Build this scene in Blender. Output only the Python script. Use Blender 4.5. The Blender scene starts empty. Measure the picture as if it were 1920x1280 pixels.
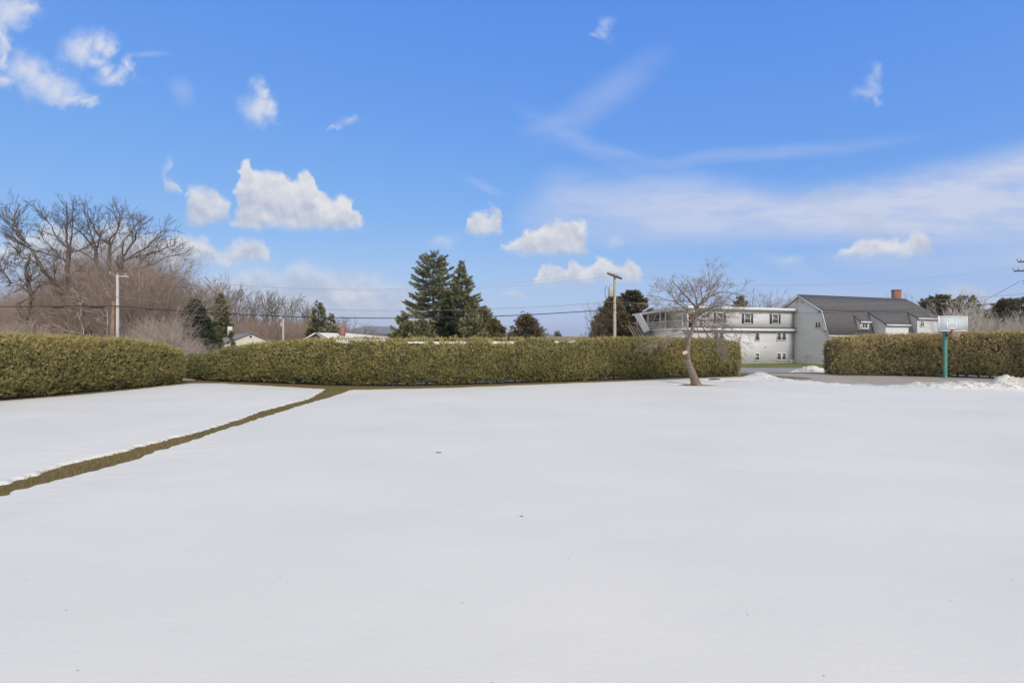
import bpy, math, random
import numpy as np

C = bpy.context.scene.collection
PI = math.pi
CAM_H = 2.3
def rad(a): return math.radians(a)

# ------------------------------------------------------------------ tagging / objects
def tag(o, label=None, cat=None, group=None, kind=None):
    if label: o['label'] = label
    if cat: o['category'] = cat
    if group: o['group'] = group
    if kind: o['kind'] = kind
    return o

def empty(name, loc, rz=0.0, label=None, cat=None, group=None):
    o = bpy.data.objects.new(name, None); C.objects.link(o)
    o.location = loc; o.rotation_euler = (0, 0, rz); o.empty_display_size = 0.3
    return tag(o, label, cat, group)

def copy_tree(root, loc, rz=None, scale=None, label=None, group=None):
    r = root.copy(); C.objects.link(r); r.location = loc
    if rz is not None: r.rotation_euler = (0, 0, rz)
    if scale is not None: r.scale = scale
    if label: r['label'] = label
    if group: r['group'] = group
    for ch in list(root.children):
        c = ch.copy(); C.objects.link(c); c.parent = r
        for g in ch.children:
            d = g.copy(); C.objects.link(d); d.parent = c
    return r

# ------------------------------------------------------------------ noise
def _hash(ix, iy, iz, seed):
    h = (ix.astype(np.int64) * 374761393 + iy.astype(np.int64) * 668265263 + iz.astype(np.int64) * 2147483647 + seed * 974634777) & 0xFFFFFFFF
    h = ((h ^ (h >> 13)) * 1274126177) & 0xFFFFFFFF
    h = ((h ^ (h >> 16)) * 2246822519) & 0xFFFFFFFF
    return ((h ^ (h >> 15)) & 0xFFFFFF) / float(0xFFFFFF)

def vnoise(x, y, z=None, seed=0):
    x = np.asarray(x, float); y = np.asarray(y, float)
    z = np.zeros_like(x) if z is None else np.asarray(z, float)
    ix, iy, iz = np.floor(x), np.floor(y), np.floor(z)
    fx, fy, fz = x - ix, y - iy, z - iz
    fx, fy, fz = [f * f * (3 - 2 * f) for f in (fx, fy, fz)]
    r = 0
    for a in (0, 1):
        for b in (0, 1):
            for c in (0, 1):
                w = (fx if a else 1 - fx) * (fy if b else 1 - fy) * (fz if c else 1 - fz)
                r = r + w * _hash(ix + a, iy + b, iz + c, seed)
    return r * 2 - 1

def fbm(x, y, z=None, seed=0, octv=4):
    z = np.zeros_like(np.asarray(x, float)) if z is None else z
    s, a, t = 0, 1.0, 0
    for k in range(octv):
        s = s + a * vnoise(np.asarray(x) * 2 ** k, np.asarray(y) * 2 ** k, np.asarray(z) * 2 ** k, seed + k * 17); t += a; a *= 0.5
    return s / t

def sstep(a, b, x):
    t = np.clip((np.asarray(x, float) - a) / (b - a), 0, 1)
    return t * t * (3 - 2 * t)

def norm(v, axis=-1):
    v = np.asarray(v, float)
    return v / np.maximum(np.linalg.norm(v, axis=axis, keepdims=True), 1e-9)

# ------------------------------------------------------------------ mesh builder
class MB:
    def __init__(s):
        s.v = []; s.f = []; s.t = []; s.m = []; s.n = 0; s.va = []
    def add(s, verts, faces, tint=0.5, mat=0, vat=None):
        verts = np.asarray(verts, float).reshape(-1, 3); faces = np.asarray(faces, np.int64)
        s.v.append(verts); s.f.append(faces + s.n); s.n += len(verts)
        s.t.append(np.broadcast_to(np.asarray(tint, float), (len(faces),)))
        s.m.append(np.broadcast_to(np.asarray(mat), (len(faces),)))
        if vat is not None: s.va.append(np.asarray(vat, float))
        return s
    def quad(s, a, b, c, d, **k): return s.add([a, b, c, d], [[0, 1, 2, 3]], **k)
    def poly(s, pts, **k): return s.add(pts, [list(range(len(pts)))], **k)
    def box(s, x0, x1, y0, y1, z0, z1, **k):
        v = [(x, y, z) for z in (z0, z1) for y in (y0, y1) for x in (x0, x1)]
        return s.add(v, [[0, 2, 3, 1], [4, 5, 7, 6], [0, 1, 5, 4], [2, 6, 7, 3], [0, 4, 6, 2], [1, 3, 7, 5]], **k)
    def beam(s, a, b, w, h=None, up=(0, 0, 1), **k):
        a = np.array(a, float); b = np.array(b, float); h = w if h is None else h
        d = norm(b - a); x = np.cross(d, up)
        if np.linalg.norm(x) < 1e-4: x = np.array([1.0, 0, 0])
        x = norm(x) * w / 2; y = norm(np.cross(x, d)) * h / 2
        v = [p + sx * x + sy * y for p in (a, b) for sx, sy in ((-1, -1), (1, -1), (1, 1), (-1, 1))]
        return s.add(v, [[0, 1, 2, 3], [7, 6, 5, 4], [0, 4, 5, 1], [1, 5, 6, 2], [2, 6, 7, 3], [3, 7, 4, 0]], **k)
    def prism(s, prof, vec, **k):
        """closed profile of 3-D points swept by vec"""
        n = len(prof); p = np.array(prof, float); v = np.vstack([p, p + np.array(vec, float)])
        s.add(v, [[i, (i + 1) % n, n + (i + 1) % n, n + i] for i in range(n)], **k)
        s.poly(p[::-1], **k); s.poly(p + np.array(vec, float), **k)
        return s
    def tubes(s, P, R, sides=4, **k):
        """P (N,K,3) R (N,K)"""
        P = np.asarray(P, float); R = np.asarray(R, float)
        if P.ndim == 2: P = P[None]; R = R[None]
        N, K, _ = P.shape
        T = norm(np.gradient(P, axis=1)) if K > 2 else norm(np.repeat(P[:, 1:] - P[:, :1], 2, 1))
        ref = np.where(np.abs(T[:, :1, 2:3]) > 0.9, np.array([[[1.0, 0, 0]]]), np.array([[[0, 0, 1.0]]]))
        A = norm(np.cross(T, np.broadcast_to(ref, T.shape))); B = np.cross(T, A)
        an = np.arange(sides) * 2 * PI / sides
        V = P[:, :, None] + R[:, :, None, None] * (np.cos(an)[None, None, :, None] * A[:, :, None] + np.sin(an)[None, None, :, None] * B[:, :, None])
        base = (np.arange(N) * K * sides)[:, None, None]
        kk = (np.arange(K - 1) * sides)[None, :, None]; jj = np.arange(sides)[None, None, :]; j2 = (jj + 1) % sides
        F = np.stack([base + kk + jj, base + kk + j2, base + kk + sides + j2, base + kk + sides + jj], -1).reshape(-1, 4)
        s.add(V.reshape(-1, 3), F, **k)
        if sides > 4:
            for i in range(N):
                s.poly(V[i, -1], **k)
        return s
    def disc_tube(s, a, b, r0, r1=None, sides=12, **k):
        r1 = r0 if r1 is None else r1
        return s.tubes(np.array([[a, b]], float), np.array([[r0, r1]], float), sides=max(5, sides), **k)
    def build(s, name, mats, parent=None, smooth=False, tint=False, vatname=None):
        mats = mats if isinstance(mats, (list, tuple)) else [mats]
        V = np.vstack(s.v).astype(np.float32)
        cnt = np.concatenate([np.full(len(f), f.shape[1]) for f in s.f]).astype(np.int32)
        idx = np.concatenate([f.reshape(-1) for f in s.f]).astype(np.int32)
        me = bpy.data.meshes.new(name)
        me.vertices.add(len(V)); me.vertices.foreach_set('co', V.reshape(-1))
        me.loops.add(len(idx)); me.loops.foreach_set('vertex_index', idx)
        me.polygons.add(len(cnt))
        st = np.concatenate([[0], np.cumsum(cnt)[:-1]]).astype(np.int32)
        me.polygons.foreach_set('loop_start', st); me.polygons.foreach_set('loop_total', cnt)
        me.polygons.foreach_set('material_index', np.concatenate(s.m).astype(np.int32))
        if smooth: me.polygons.foreach_set('use_smooth', np.ones(len(cnt), bool))
        for m in mats: me.materials.append(m)
        if tint:
            a = me.attributes.new('tint', 'FLOAT', 'FACE'); a.data.foreach_set('value', np.concatenate(s.t).astype(np.float32))
        if vatname:
            a = me.attributes.new(vatname, 'FLOAT', 'POINT'); a.data.foreach_set('value', np.concatenate(s.va).astype(np.float32))
        me.update(calc_edges=True)
        o = bpy.data.objects.new(name, me); C.objects.link(o)
        if parent is not None: o.parent = parent
        return o

# ------------------------------------------------------------------ materials
def nmat(name):
    m = bpy.data.materials.new(name); m.use_nodes = True
    nt = m.node_tree; b = nt.nodes['Principled BSDF']
    return m, nt, b
def ramp(nt, fac, stops):
    r = nt.nodes.new('ShaderNodeValToRGB'); e = r.color_ramp.elements
    while len(e) < len(stops): e.new(0.5)
    for k, (p, c) in enumerate(stops):
        e[k].position = p; e[k].color = (*c, 1)
    nt.links.new(fac, r.inputs[0]); return r.outputs[0]
def noise(nt, scale, detail=4, rough=0.5, vec=None, stretch=None, space='Object'):
    if vec is None:
        tc = nt.nodes.new('ShaderNodeTexCoord'); vec = tc.outputs[space]
    if stretch:
        mp = nt.nodes.new('ShaderNodeMapping'); mp.inputs['Scale'].default_value = stretch
        nt.links.new(vec, mp.inputs[0]); vec = mp.outputs[0]
    n = nt.nodes.new('ShaderNodeTexNoise'); n.inputs['Scale'].default_value = scale
    n.inputs['Detail'].default_value = detail; n.inputs['Roughness'].default_value = rough
    nt.links.new(vec, n.inputs['Vector']); return n.outputs['Fac']
def mth(nt, op, a, b=None, c=None):
    n = nt.nodes.new('ShaderNodeMath'); n.operation = op
    for k, v in enumerate((a, b, c)):
        if v is None: continue
        if isinstance(v, (int, float)): n.inputs[k].default_value = v
        else: nt.links.new(v, n.inputs[k])
    return n.outputs[0]
def bump(nt, h, b, strength=0.3, dist=0.02):
    n = nt.nodes.new('ShaderNodeBump'); n.inputs['Strength'].default_value = strength; n.inputs['Distance'].default_value = dist
    nt.links.new(h, n.inputs['Height']); nt.links.new(n.outputs[0], b.inputs['Normal'])
def mixc(nt, fac, a, b, mode='MIX'):
    n = nt.nodes.new('ShaderNodeMix'); n.data_type = 'RGBA'; n.blend_type = mode
    if isinstance(fac, (int, float)): n.inputs[0].default_value = fac
    else: nt.links.new(fac, n.inputs[0])
    for k, v in ((6, a), (7, b)):
        if isinstance(v, tuple): n.inputs[k].default_value = (*v, 1)
        else: nt.links.new(v, n.inputs[k])
    return n.outputs[2]

def mottled(name, c1, c2, scale=6, rough=0.85, bmp=0.2, bdist=0.02, stretch=None, detail=5, spec=0.3):
    m, nt, b = nmat(name)
    f = noise(nt, scale, detail, 0.6, stretch=stretch)
    nt.links.new(ramp(nt, f, [(0.3, c1), (0.7, c2)]), b.inputs['Base Color'])
    b.inputs['Roughness'].default_value = rough; b.inputs['Specular IOR Level'].default_value = spec
    if bmp: bump(nt, f, b, bmp, bdist)
    return m

def leafmat(name, stops, transl=0.25):
    m, nt, b = nmat(name)
    at = nt.nodes.new('ShaderNodeAttribute'); at.attribute_name = 'tint'
    col = ramp(nt, at.outputs['Fac'], stops)
    nt.nodes.remove(b)
    d = nt.nodes.new('ShaderNodeBsdfDiffuse'); t = nt.nodes.new('ShaderNodeBsdfTranslucent')
    mx = nt.nodes.new('ShaderNodeMixShader'); mx.inputs[0].default_value = transl
    nt.links.new(col, d.inputs[0]); nt.links.new(col, t.inputs[0])
    nt.links.new(d.outputs[0], mx.inputs[1]); nt.links.new(t.outputs[0], mx.inputs[2])
    nt.links.new(mx.outputs[0], nt.nodes['Material Output'].inputs[0])
    return m

M = {}
M['bark'] = mottled('bark_grey', (0.12, 0.10, 0.085), (0.26, 0.22, 0.185), 9, 0.95, 0.4, 0.02, stretch=(3, 3, 0.6))
M['bark_apple'] = mottled('bark_apple', (0.10, 0.076, 0.063), (0.31, 0.245, 0.205), 9, 0.95, 1.0, 0.06, stretch=(2.5, 2.5, 1.0))
M['bark_twig'] = mottled('bark_twig', (0.19, 0.155, 0.135), (0.33, 0.28, 0.245), 3, 0.95, 0)
M['bark_dark'] = mottled('bark_dark', (0.075, 0.060, 0.050), (0.16, 0.13, 0.108), 5, 0.95, 0.2)
M['bark_far'] = mottled('bark_far', (0.20, 0.172, 0.155), (0.34, 0.295, 0.265), 1.0, 0.95, 0)
M['bark_birch'] = mottled('bark_birch', (0.36, 0.33, 0.30), (0.62, 0.59, 0.55), 2.0, 0.9, 0)
M['twig_brown'] = mottled('twig_brown', (0.25, 0.19, 0.16), (0.44, 0.355, 0.30), 0.7, 0.95, 0)
M['twig_pale'] = mottled('twig_pale', (0.30, 0.25, 0.22), (0.52, 0.45, 0.40), 0.8, 0.95, 0)
M['twig_red'] = mottled('twig_red', (0.21, 0.15, 0.13), (0.36, 0.275, 0.24), 0.25, 0.95, 0)
M['cutwood'] = mottled('cut_wood', (0.50, 0.36, 0.23), (0.64, 0.50, 0.35), 22, 0.8, 0.1)
M['orangewood'] = mottled('torn_wood', (0.25, 0.145, 0.11), (0.38, 0.235, 0.185), 4, 0.9, 0.1)
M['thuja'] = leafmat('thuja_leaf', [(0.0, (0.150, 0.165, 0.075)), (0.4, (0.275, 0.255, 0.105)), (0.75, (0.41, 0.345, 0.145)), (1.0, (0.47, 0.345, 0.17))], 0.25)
M['thuja_d'] = leafmat('thuja_leaf_bronze', [(0.0, (0.140, 0.150, 0.090)), (0.4, (0.31, 0.28, 0.145)), (0.75, (0.50, 0.40, 0.20)), (1.0, (0.56, 0.39, 0.24))], 0.22)
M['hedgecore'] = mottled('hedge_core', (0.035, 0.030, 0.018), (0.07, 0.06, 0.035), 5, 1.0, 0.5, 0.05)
M['spruce'] = leafmat('spruce_needles', [(0.0, (0.135, 0.142, 0.080)), (0.6, (0.250, 0.252, 0.135)), (1.0, (0.38, 0.36, 0.19))], 0.1)
M['pine'] = leafmat('pine_needles', [(0.0, (0.035, 0.048, 0.032)), (0.6, (0.065, 0.085, 0.052)), (1.0, (0.11, 0.13, 0.075))], 0.1)
M['cedar'] = leafmat('cedar_leaf', [(0.0, (0.085, 0.085, 0.050)), (0.5, (0.165, 0.130, 0.080)), (1.0, (0.27, 0.19, 0.12))], 0.15)
M['cedar_g'] = leafmat('cedar_leaf_green', [(0.0, (0.085, 0.090, 0.048)), (0.5, (0.165, 0.155, 0.075)), (1.0, (0.24, 0.20, 0.10))], 0.15)
M['pole_wood'] = mottled('pole_wood', (0.30, 0.27, 0.24), (0.50, 0.46, 0.41), 4, 0.9, 0.3, 0.01, stretch=(4, 4, 0.3))
M['pole_pale'] = mottled('pole_pale', (0.40, 0.385, 0.385), (0.60, 0.585, 0.58), 4, 0.9, 0.3, 0.01, stretch=(4, 4, 0.3))
M['arm_dark'] = mottled('arm_dark', (0.05, 0.045, 0.05), (0.12, 0.11, 0.11), 5, 0.9, 0)
M['cable'] = mottled('cable_black', (0.02, 0.02, 0.022), (0.04, 0.04, 0.045), 5, 0.6, 0)
M['cable_pale'] = mottled('cable_pale', (0.16, 0.155, 0.15), (0.26, 0.25, 0.24), 5, 0.6, 0)
M['galv'] = mottled('galvanised', (0.32, 0.33, 0.34), (0.45, 0.46, 0.47), 8, 0.5, 0)
M['porcelain'] = mottled('porcelain', (0.25, 0.24, 0.24), (0.5, 0.5, 0.5), 8, 0.4, 0)
M['trim'] = mottled('white_trim', (0.62, 0.63, 0.65), (0.70, 0.71, 0.72), 3, 0.6, 0)
M['shingle'] = mottled('shingle', (0.072, 0.072, 0.080), (0.125, 0.122, 0.128), 3.0, 0.95, 0.4, 0.02, stretch=(1, 1, 2))
M['shingle_l'] = mottled('shingle_light', (0.20, 0.20, 0.215), (0.29, 0.29, 0.30), 2.0, 0.95, 0.2)
M['roofbrown'] = mottled('brown_roof', (0.21, 0.16, 0.13), (0.30, 0.235, 0.20), 1.2, 0.95, 0.1)
M['glass'] = None
M['dark'] = mottled('dark_recess', (0.05, 0.048, 0.05), (0.085, 0.08, 0.08), 2, 0.9, 0)
M['shutter'] = mottled('shutter', (0.045, 0.05, 0.06), (0.07, 0.075, 0.085), 10, 0.6, 0)
M['woodstair'] = mottled('stair_wood', (0.30, 0.22, 0.17), (0.42, 0.33, 0.26), 5, 0.9, 0)
M['cream'] = mottled('cream_wall', (0.62, 0.60, 0.53), (0.70, 0.68, 0.61), 2, 0.8, 0)
M['greywall'] = mottled('grey_wall', (0.20, 0.21, 0.22), (0.27, 0.28, 0.29), 2, 0.8, 0)
M['greypale'] = mottled('grey_gable', (0.42, 0.44, 0.47), (0.5, 0.52, 0.55), 2, 0.8, 0)
M['reddoor'] = mottled('red_door', (0.25, 0.05, 0.05), (0.33, 0.07, 0.06), 4, 0.6, 0)
M['teal'] = mottled('teal_paint', (0.075, 0.235, 0.205), (0.115, 0.315, 0.275), 7, 0.55, 0.1, stretch=(1, 1, 0.4))
M['rim'] = mottled('rim_red', (0.55, 0.10, 0.06), (0.65, 0.16, 0.09), 10, 0.5, 0)
M['net'] = mottled('net', (0.55, 0.55, 0.55), (0.7, 0.7, 0.7), 10, 0.9, 0)
M['white'] = mottled('white_paint', (0.74, 0.75, 0.77), (0.82, 0.83, 0.84), 6, 0.55, 0)
M['debris'] = mottled('debris', (0.05, 0.035, 0.025), (0.12, 0.08, 0.05), 30, 0.95, 0.3)
M['hills'] = mottled('hill_woods', (0.10, 0.095, 0.095), (0.20, 0.19, 0.185), 0.012, 1.0, 0, detail=8)

def glassmat(name, col, rough=0.12):
    m, nt, b = nmat(name)
    f = noise(nt, 1.3, 2)
    nt.links.new(ramp(nt, f, [(0.35, tuple(0.6 * c for c in col)), (0.65, col)]), b.inputs['Base Color'])
    b.inputs['Roughness'].default_value = rough; b.inputs['Specular IOR Level'].default_value = 0.6
    return m
M['glass'] = glassmat('window_glass', (0.10, 0.105, 0.115))
M['glass_pale'] = glassmat('window_glass_pale', (0.45, 0.49, 0.48))
m, nt, b = nmat('backboard_acrylic')
nt.links.new(ramp(nt, noise(nt, 2.0, 3), [(0.3, (0.60, 0.72, 0.82)), (0.7, (0.70, 0.80, 0.88))]), b.inputs['Base Color'])
b.inputs['Roughness'].default_value = 0.55; b.inputs['Specular IOR Level'].default_value = 0.2; b.inputs['Alpha'].default_value = 0.55
M['acrylic'] = m

def siding(name, c1, c2, pitch=0.26):
    m, nt, b = nmat(name)
    tc = nt.nodes.new('ShaderNodeTexCoord'); sp = nt.nodes.new('ShaderNodeSeparateXYZ'); nt.links.new(tc.outputs['Object'], sp.inputs[0])
    fr = mth(nt, 'FRACT', mth(nt, 'DIVIDE', sp.outputs['Z'], pitch))
    gap = mth(nt, 'GREATER_THAN', fr, 0.90)
    row = mth(nt, 'FLOOR', mth(nt, 'DIVIDE', sp.outputs['Z'], pitch))
    cb = nt.nodes.new('ShaderNodeCombineXYZ'); nt.links.new(mth(nt, 'MULTIPLY', sp.outputs['X'], 0.25), cb.inputs[0]); nt.links.new(mth(nt, 'MULTIPLY', row, 3.7), cb.inputs[2]); nt.links.new(mth(nt, 'MULTIPLY', sp.outputs['Y'], 0.25), cb.inputs[1])
    f = noise(nt, 1.0, 3, vec=cb.outputs[0])
    col = ramp(nt, f, [(0.3, c1), (0.7, c2)])
    # shadow line under each board painted into the colour at the gap, plus bump
    col = mixc(nt, mth(nt, 'MULTIPLY', gap, 0.45), col, (0.22, 0.23, 0.25))
    nt.links.new(col, b.inputs['Base Color']); b.inputs['Roughness'].default_value = 0.7
    bump(nt, mth(nt, 'MULTIPLY', fr, -1), b, 0.6, 0.03)
    return m
M['siding'] = siding('white_siding', (0.53, 0.548, 0.585), (0.605, 0.622, 0.655))

def brick(name):
    m, nt, b = nmat(name)
    t = nt.nodes.new('ShaderNodeTexBrick'); t.inputs['Scale'].default_value = 5
    t.inputs['Color1'].default_value = (0.30, 0.085, 0.05, 1); t.inputs['Color2'].default_value = (0.24, 0.06, 0.04, 1)
    t.inputs['Mortar'].default_value = (0.30, 0.22, 0.19, 1)
    tc = nt.nodes.new('ShaderNodeTexCoord'); mp = nt.nodes.new('ShaderNodeMapping'); mp.inputs['Rotation'].default_value = (PI / 2, 0, 0)
    nt.links.new(tc.outputs['Object'], mp.inputs[0]); nt.links.new(mp.outputs[0], t.inputs[0])
    nt.links.new(t.outputs[0], b.inputs['Base Color']); b.inputs['Roughness'].default_value = 0.9
    return m
M['brick'] = brick('chimney_brick')

# snow: soft grain, faint wind streaks, real grit where the plough piled it up (attribute 'dirt')
m, nt, b = nmat('snow')
tc = nt.nodes.new('ShaderNodeTexCoord'); P_ = tc.outputs['Object']
big = noise(nt, 0.22, 3, 0.5, vec=P_, stretch=(1, 1.6, 1))
col = ramp(nt, big, [(0.3, (0.620, 0.625, 0.603)), (0.7, (0.685, 0.680, 0.655))])
at = nt.nodes.new('ShaderNodeAttribute'); at.attribute_name = 'dirt'
dn = noise(nt, 5.0, 6, 0.75, vec=P_)
dm = mth(nt, 'MULTIPLY', mth(nt, 'GREATER_THAN', mth(nt, 'ADD', dn, mth(nt, 'MULTIPLY', at.outputs['Fac'], 0.19)), 0.625), mth(nt, 'GREATER_THAN', at.outputs['Fac'], 0.02))
dm = mth(nt, 'MULTIPLY', dm, 0.55)
col = mixc(nt, dm, col, (0.20, 0.18, 0.165))
sp = nt.nodes.new('ShaderNodeTexVoronoi'); sp.voronoi_dimensions = '2D'; sp.inputs['Scale'].default_value = 0.75; nt.links.new(P_, sp.inputs['Vector'])
sm = mth(nt, 'LESS_THAN', sp.outputs['Distance'], 0.0062)
col = mixc(nt, mth(nt, 'MULTIPLY', sm, 0.6), col, (0.16, 0.12, 0.09))
nt.links.new(col, b.inputs['Base Color']); b.inputs['Roughness'].default_value = 0.55; b.inputs['Specular IOR Level'].default_value = 0.25
h1 = noise(nt, 0.9, 4, 0.5, vec=P_, stretch=(0.8, 1.25, 1)); h2 = noise(nt, 22, 5, 0.65, vec=P_)
bump(nt, mth(nt, 'ADD', mth(nt, 'MULTIPLY', h1, 1.0), mth(nt, 'MULTIPLY', h2, 0.18)), b, 0.26, 0.06)
M['snow'] = m

# lawn: brown/olive winter grass
m, nt, b = nmat('winter_grass')
tc = nt.nodes.new('ShaderNodeTexCoord'); P_ = tc.outputs['Object']
n1 = noise(nt, 0.55, 4, 0.6, vec=P_); n2 = noise(nt, 24, 5, 0.7, vec=P_, stretch=(1, 0.45, 1))
c = ramp(nt, n1, [(0.36, (0.110, 0.115, 0.030)), (0.50, (0.150, 0.110, 0.052)), (0.64, (0.165, 0.105, 0.060))])
c2 = mixc(nt, ramp(nt, n2, [(0.35, (0, 0, 0)), (0.68, (1, 1, 1))]), c, (0.23, 0.18, 0.085))
n3 = noise(nt, 55, 3, 0.7, vec=P_)
c3 = mixc(nt, ramp(nt, n3, [(0.42, (0.55, 0.55, 0.55)), (0.5, (0, 0, 0))]), c2, (0.055, 0.045, 0.022))
nt.links.new(c3, b.inputs['Base Color']); b.inputs['Roughness'].default_value = 1.0; b.inputs['Specular IOR Level'].default_value = 0.1
bump(nt, n2, b, 0.8, 0.04)
M['grass'] = m
M['verge'] = mottled('green_verge', (0.085, 0.105, 0.030), (0.155, 0.165, 0.055), 1.2, 1.0, 0.3)
# asphalt
def asphalt(name, a, b2, wet=True):
    m, nt, b = nmat(name)
    tc = nt.nodes.new('ShaderNodeTexCoord'); P_ = tc.outputs['Object']
    n1 = noise(nt, 0.5, 5, 0.6, vec=P_); n2 = noise(nt, 60, 3, 0.6, vec=P_)
    c = ramp(nt, n1, [(0.3, a), (0.7, b2)])
    c = mixc(nt, mth(nt, 'MULTIPLY', n2, 0.35), c, (0.12, 0.11, 0.10))
    if wet:
        at = nt.nodes.new('ShaderNodeAttribute'); at.attribute_name = 'mud'
        mm = mth(nt, 'GREATER_THAN', mth(nt, 'ADD', mth(nt, 'MULTIPLY', noise(nt, 1.6, 4, vec=P_, stretch=(0.5, 1.5, 1)), 0.7), at.outputs['Fac']), 0.85)
        c = mixc(nt, mth(nt, 'MULTIPLY', mm, 0.8), c, (0.115, 0.075, 0.050))
    nt.links.new(c, b.inputs['Base Color']); b.inputs['Roughness'].default_value = 0.9; bump(nt, n2, b, 0.3, 0.01)
    return m
M['drive'] = asphalt('driveway_asphalt', (0.31, 0.28, 0.25), (0.40, 0.365, 0.33))
M['road'] = asphalt('road_asphalt', (0.25, 0.25, 0.26), (0.31, 0.31, 0.315), wet=False)

# ------------------------------------------------------------------ terrain
def gz(x, y):
    x = np.asarray(x, float); y = np.asarray(y, float)
    return -0.5 * sstep(37.5, 44, y) - 0.7 * sstep(56, 72, y) * sstep(14, -4, x)
def gp(px, py, z=0.0):
    Y = (CAM_H - z) * 960 / (py - 640); return ((px - 960) / 960 * Y, Y)
def sky_pt(px, py, Y):           # photo pixel at a known distance -> world point
    return np.array([(px - 960) / 960 * Y, Y, CAM_H + (640 - py) / 960 * Y])

def axis(breaks):
    out = [breaks[0][0]]
    for (a, s), (b_, _) in zip(breaks[:-1], breaks[1:]):
        n = max(1, int(round((b_ - a) / s))); out += list(np.linspace(a, b_, n + 1)[1:])
    return np.array(out)
def grid_mesh(xs, ys, zf, **k):
    X, Y = np.meshgrid(xs, ys); Z = zf(X, Y)
    nx, ny = len(xs), len(ys)
    i = np.arange(ny - 1)[:, None] * nx + np.arange(nx - 1)[None]
    F = np.stack([i, i + 1, i + nx + 1, i + nx], -1).reshape(-1, 4)
    return np.stack([X, Y, Z], -1).reshape(-1, 3), F

xs = axis([(-6000, 1500), (-1500, 300), (-300, 60), (-60, 3), (60, 60), (300, 300), (1500, 1500), (6000, 1)])
ys = axis([(-300, 60), (-60, 5), (36, 0.8), (46, 2), (54, 1), (76, 8), (100, 50), (300, 300), (1500, 1500), (6000, 1)])
V, F = grid_mesh(xs, ys, gz)
tag(MB().add(V, F).build('lawn', M['grass'], smooth=True), 'winter-brown grass ground under and around the snow', kind='structure')

# polyline helpers
def seg_dist(X, Y, pts):
    D = np.full(X.shape, 1e9)
    for (ax, ay), (bx, by) in zip(pts[:-1], pts[1:]):
        dx, dy = bx - ax, by - ay; L2 = dx * dx + dy * dy + 1e-9
        t = np.clip(((X - ax) * dx + (Y - ay) * dy) / L2, 0, 1)
        D = np.minimum(D, np.hypot(X - ax - t * dx, Y - ay - t * dy))
    return D
def in_poly(X, Y, pts):
    ins = np.zeros(X.shape, bool)
    n = len(pts)
    for k in range(n):
        (ax, ay), (bx, by) = pts[k], pts[(k + 1) % n]
        if ay == by: continue
        c = ((ay > Y) != (by > Y)) & (X < (bx - ax) * (Y - ay) / (by - ay) + ax)
        ins ^= c
    return ins
def sdist(X, Y, pts):
    return np.where(in_poly(X, Y, pts), 1, -1) * seg_dist(X, Y, list(pts) + [pts[0]])

hedge_foot = [gp(*p) for p in [(-60, 759), (0, 753), (150, 741), (250, 731), (355, 719.5), (420, 719.5), (500, 724), (590, 729.5), (650, 732), (740, 730.5), (850, 728), (1000, 722), (1100, 718), (1250, 712), (1330, 709.5), (1390, 707)]]
drive_near = [gp(*p) for p in [(1422, 701), (1447, 704), (1468, 712), (1500, 717), (1560, 722), (1600, 724), (1660, 726.5), (1770, 728), (1850, 730), (1960, 733)]] + [(34, 22.0), (50, 19)]
lawn_poly = [(-27, -12)] + [(-23.0, 12)] + hedge_foot + drive_near + [(50, -12)]
# the other side of the hedges keeps its own snow
back_poly = [(-24, 14), (-21.8, 20), (-20.3, 29.5), (-18, 31.4), (-12, 29.3), (-5.5, 27.3), (1.5, 29.6), (8, 32.2), (14.5, 35.6), (14.0, 37.2), (7, 36), (0, 34), (-12, 34), (-24, 35), (-34, 28), (-34, 14)]
rback_poly = [(23.6, 36.6), (30, 33.3), (36, 30.4), (50, 25), (50, 29), (37, 34.5), (30, 37.3), (24, 38.6)]
strip_up = [(-60, 938), (0, 911), (40, 900), (90, 884), (150, 867), (210, 853), (260, 840), (330, 822), (400, 803), (450, 787), (500, 769), (540, 759), (580, 748), (600, 738), (612, 731)]
strip_lo = [(655, 731), (640, 739), (622, 744), (570, 759), (520, 775), (470, 790), (400, 813), (340, 832), (280, 851), (240, 866), (200, 877), (130, 896), (60, 914), (0, 929), (-60, 950)]
strip_poly = [gp(*p) for p in strip_up + strip_lo]
foot_band = None
holes = [(*gp(1305, 722.5), 1.0, 0.62), (*gp(1377, 714.5), 0.95, 0.33), (*gp(1338, 712.5), 0.45, 0.28)]
dn_line = drive_near

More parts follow.
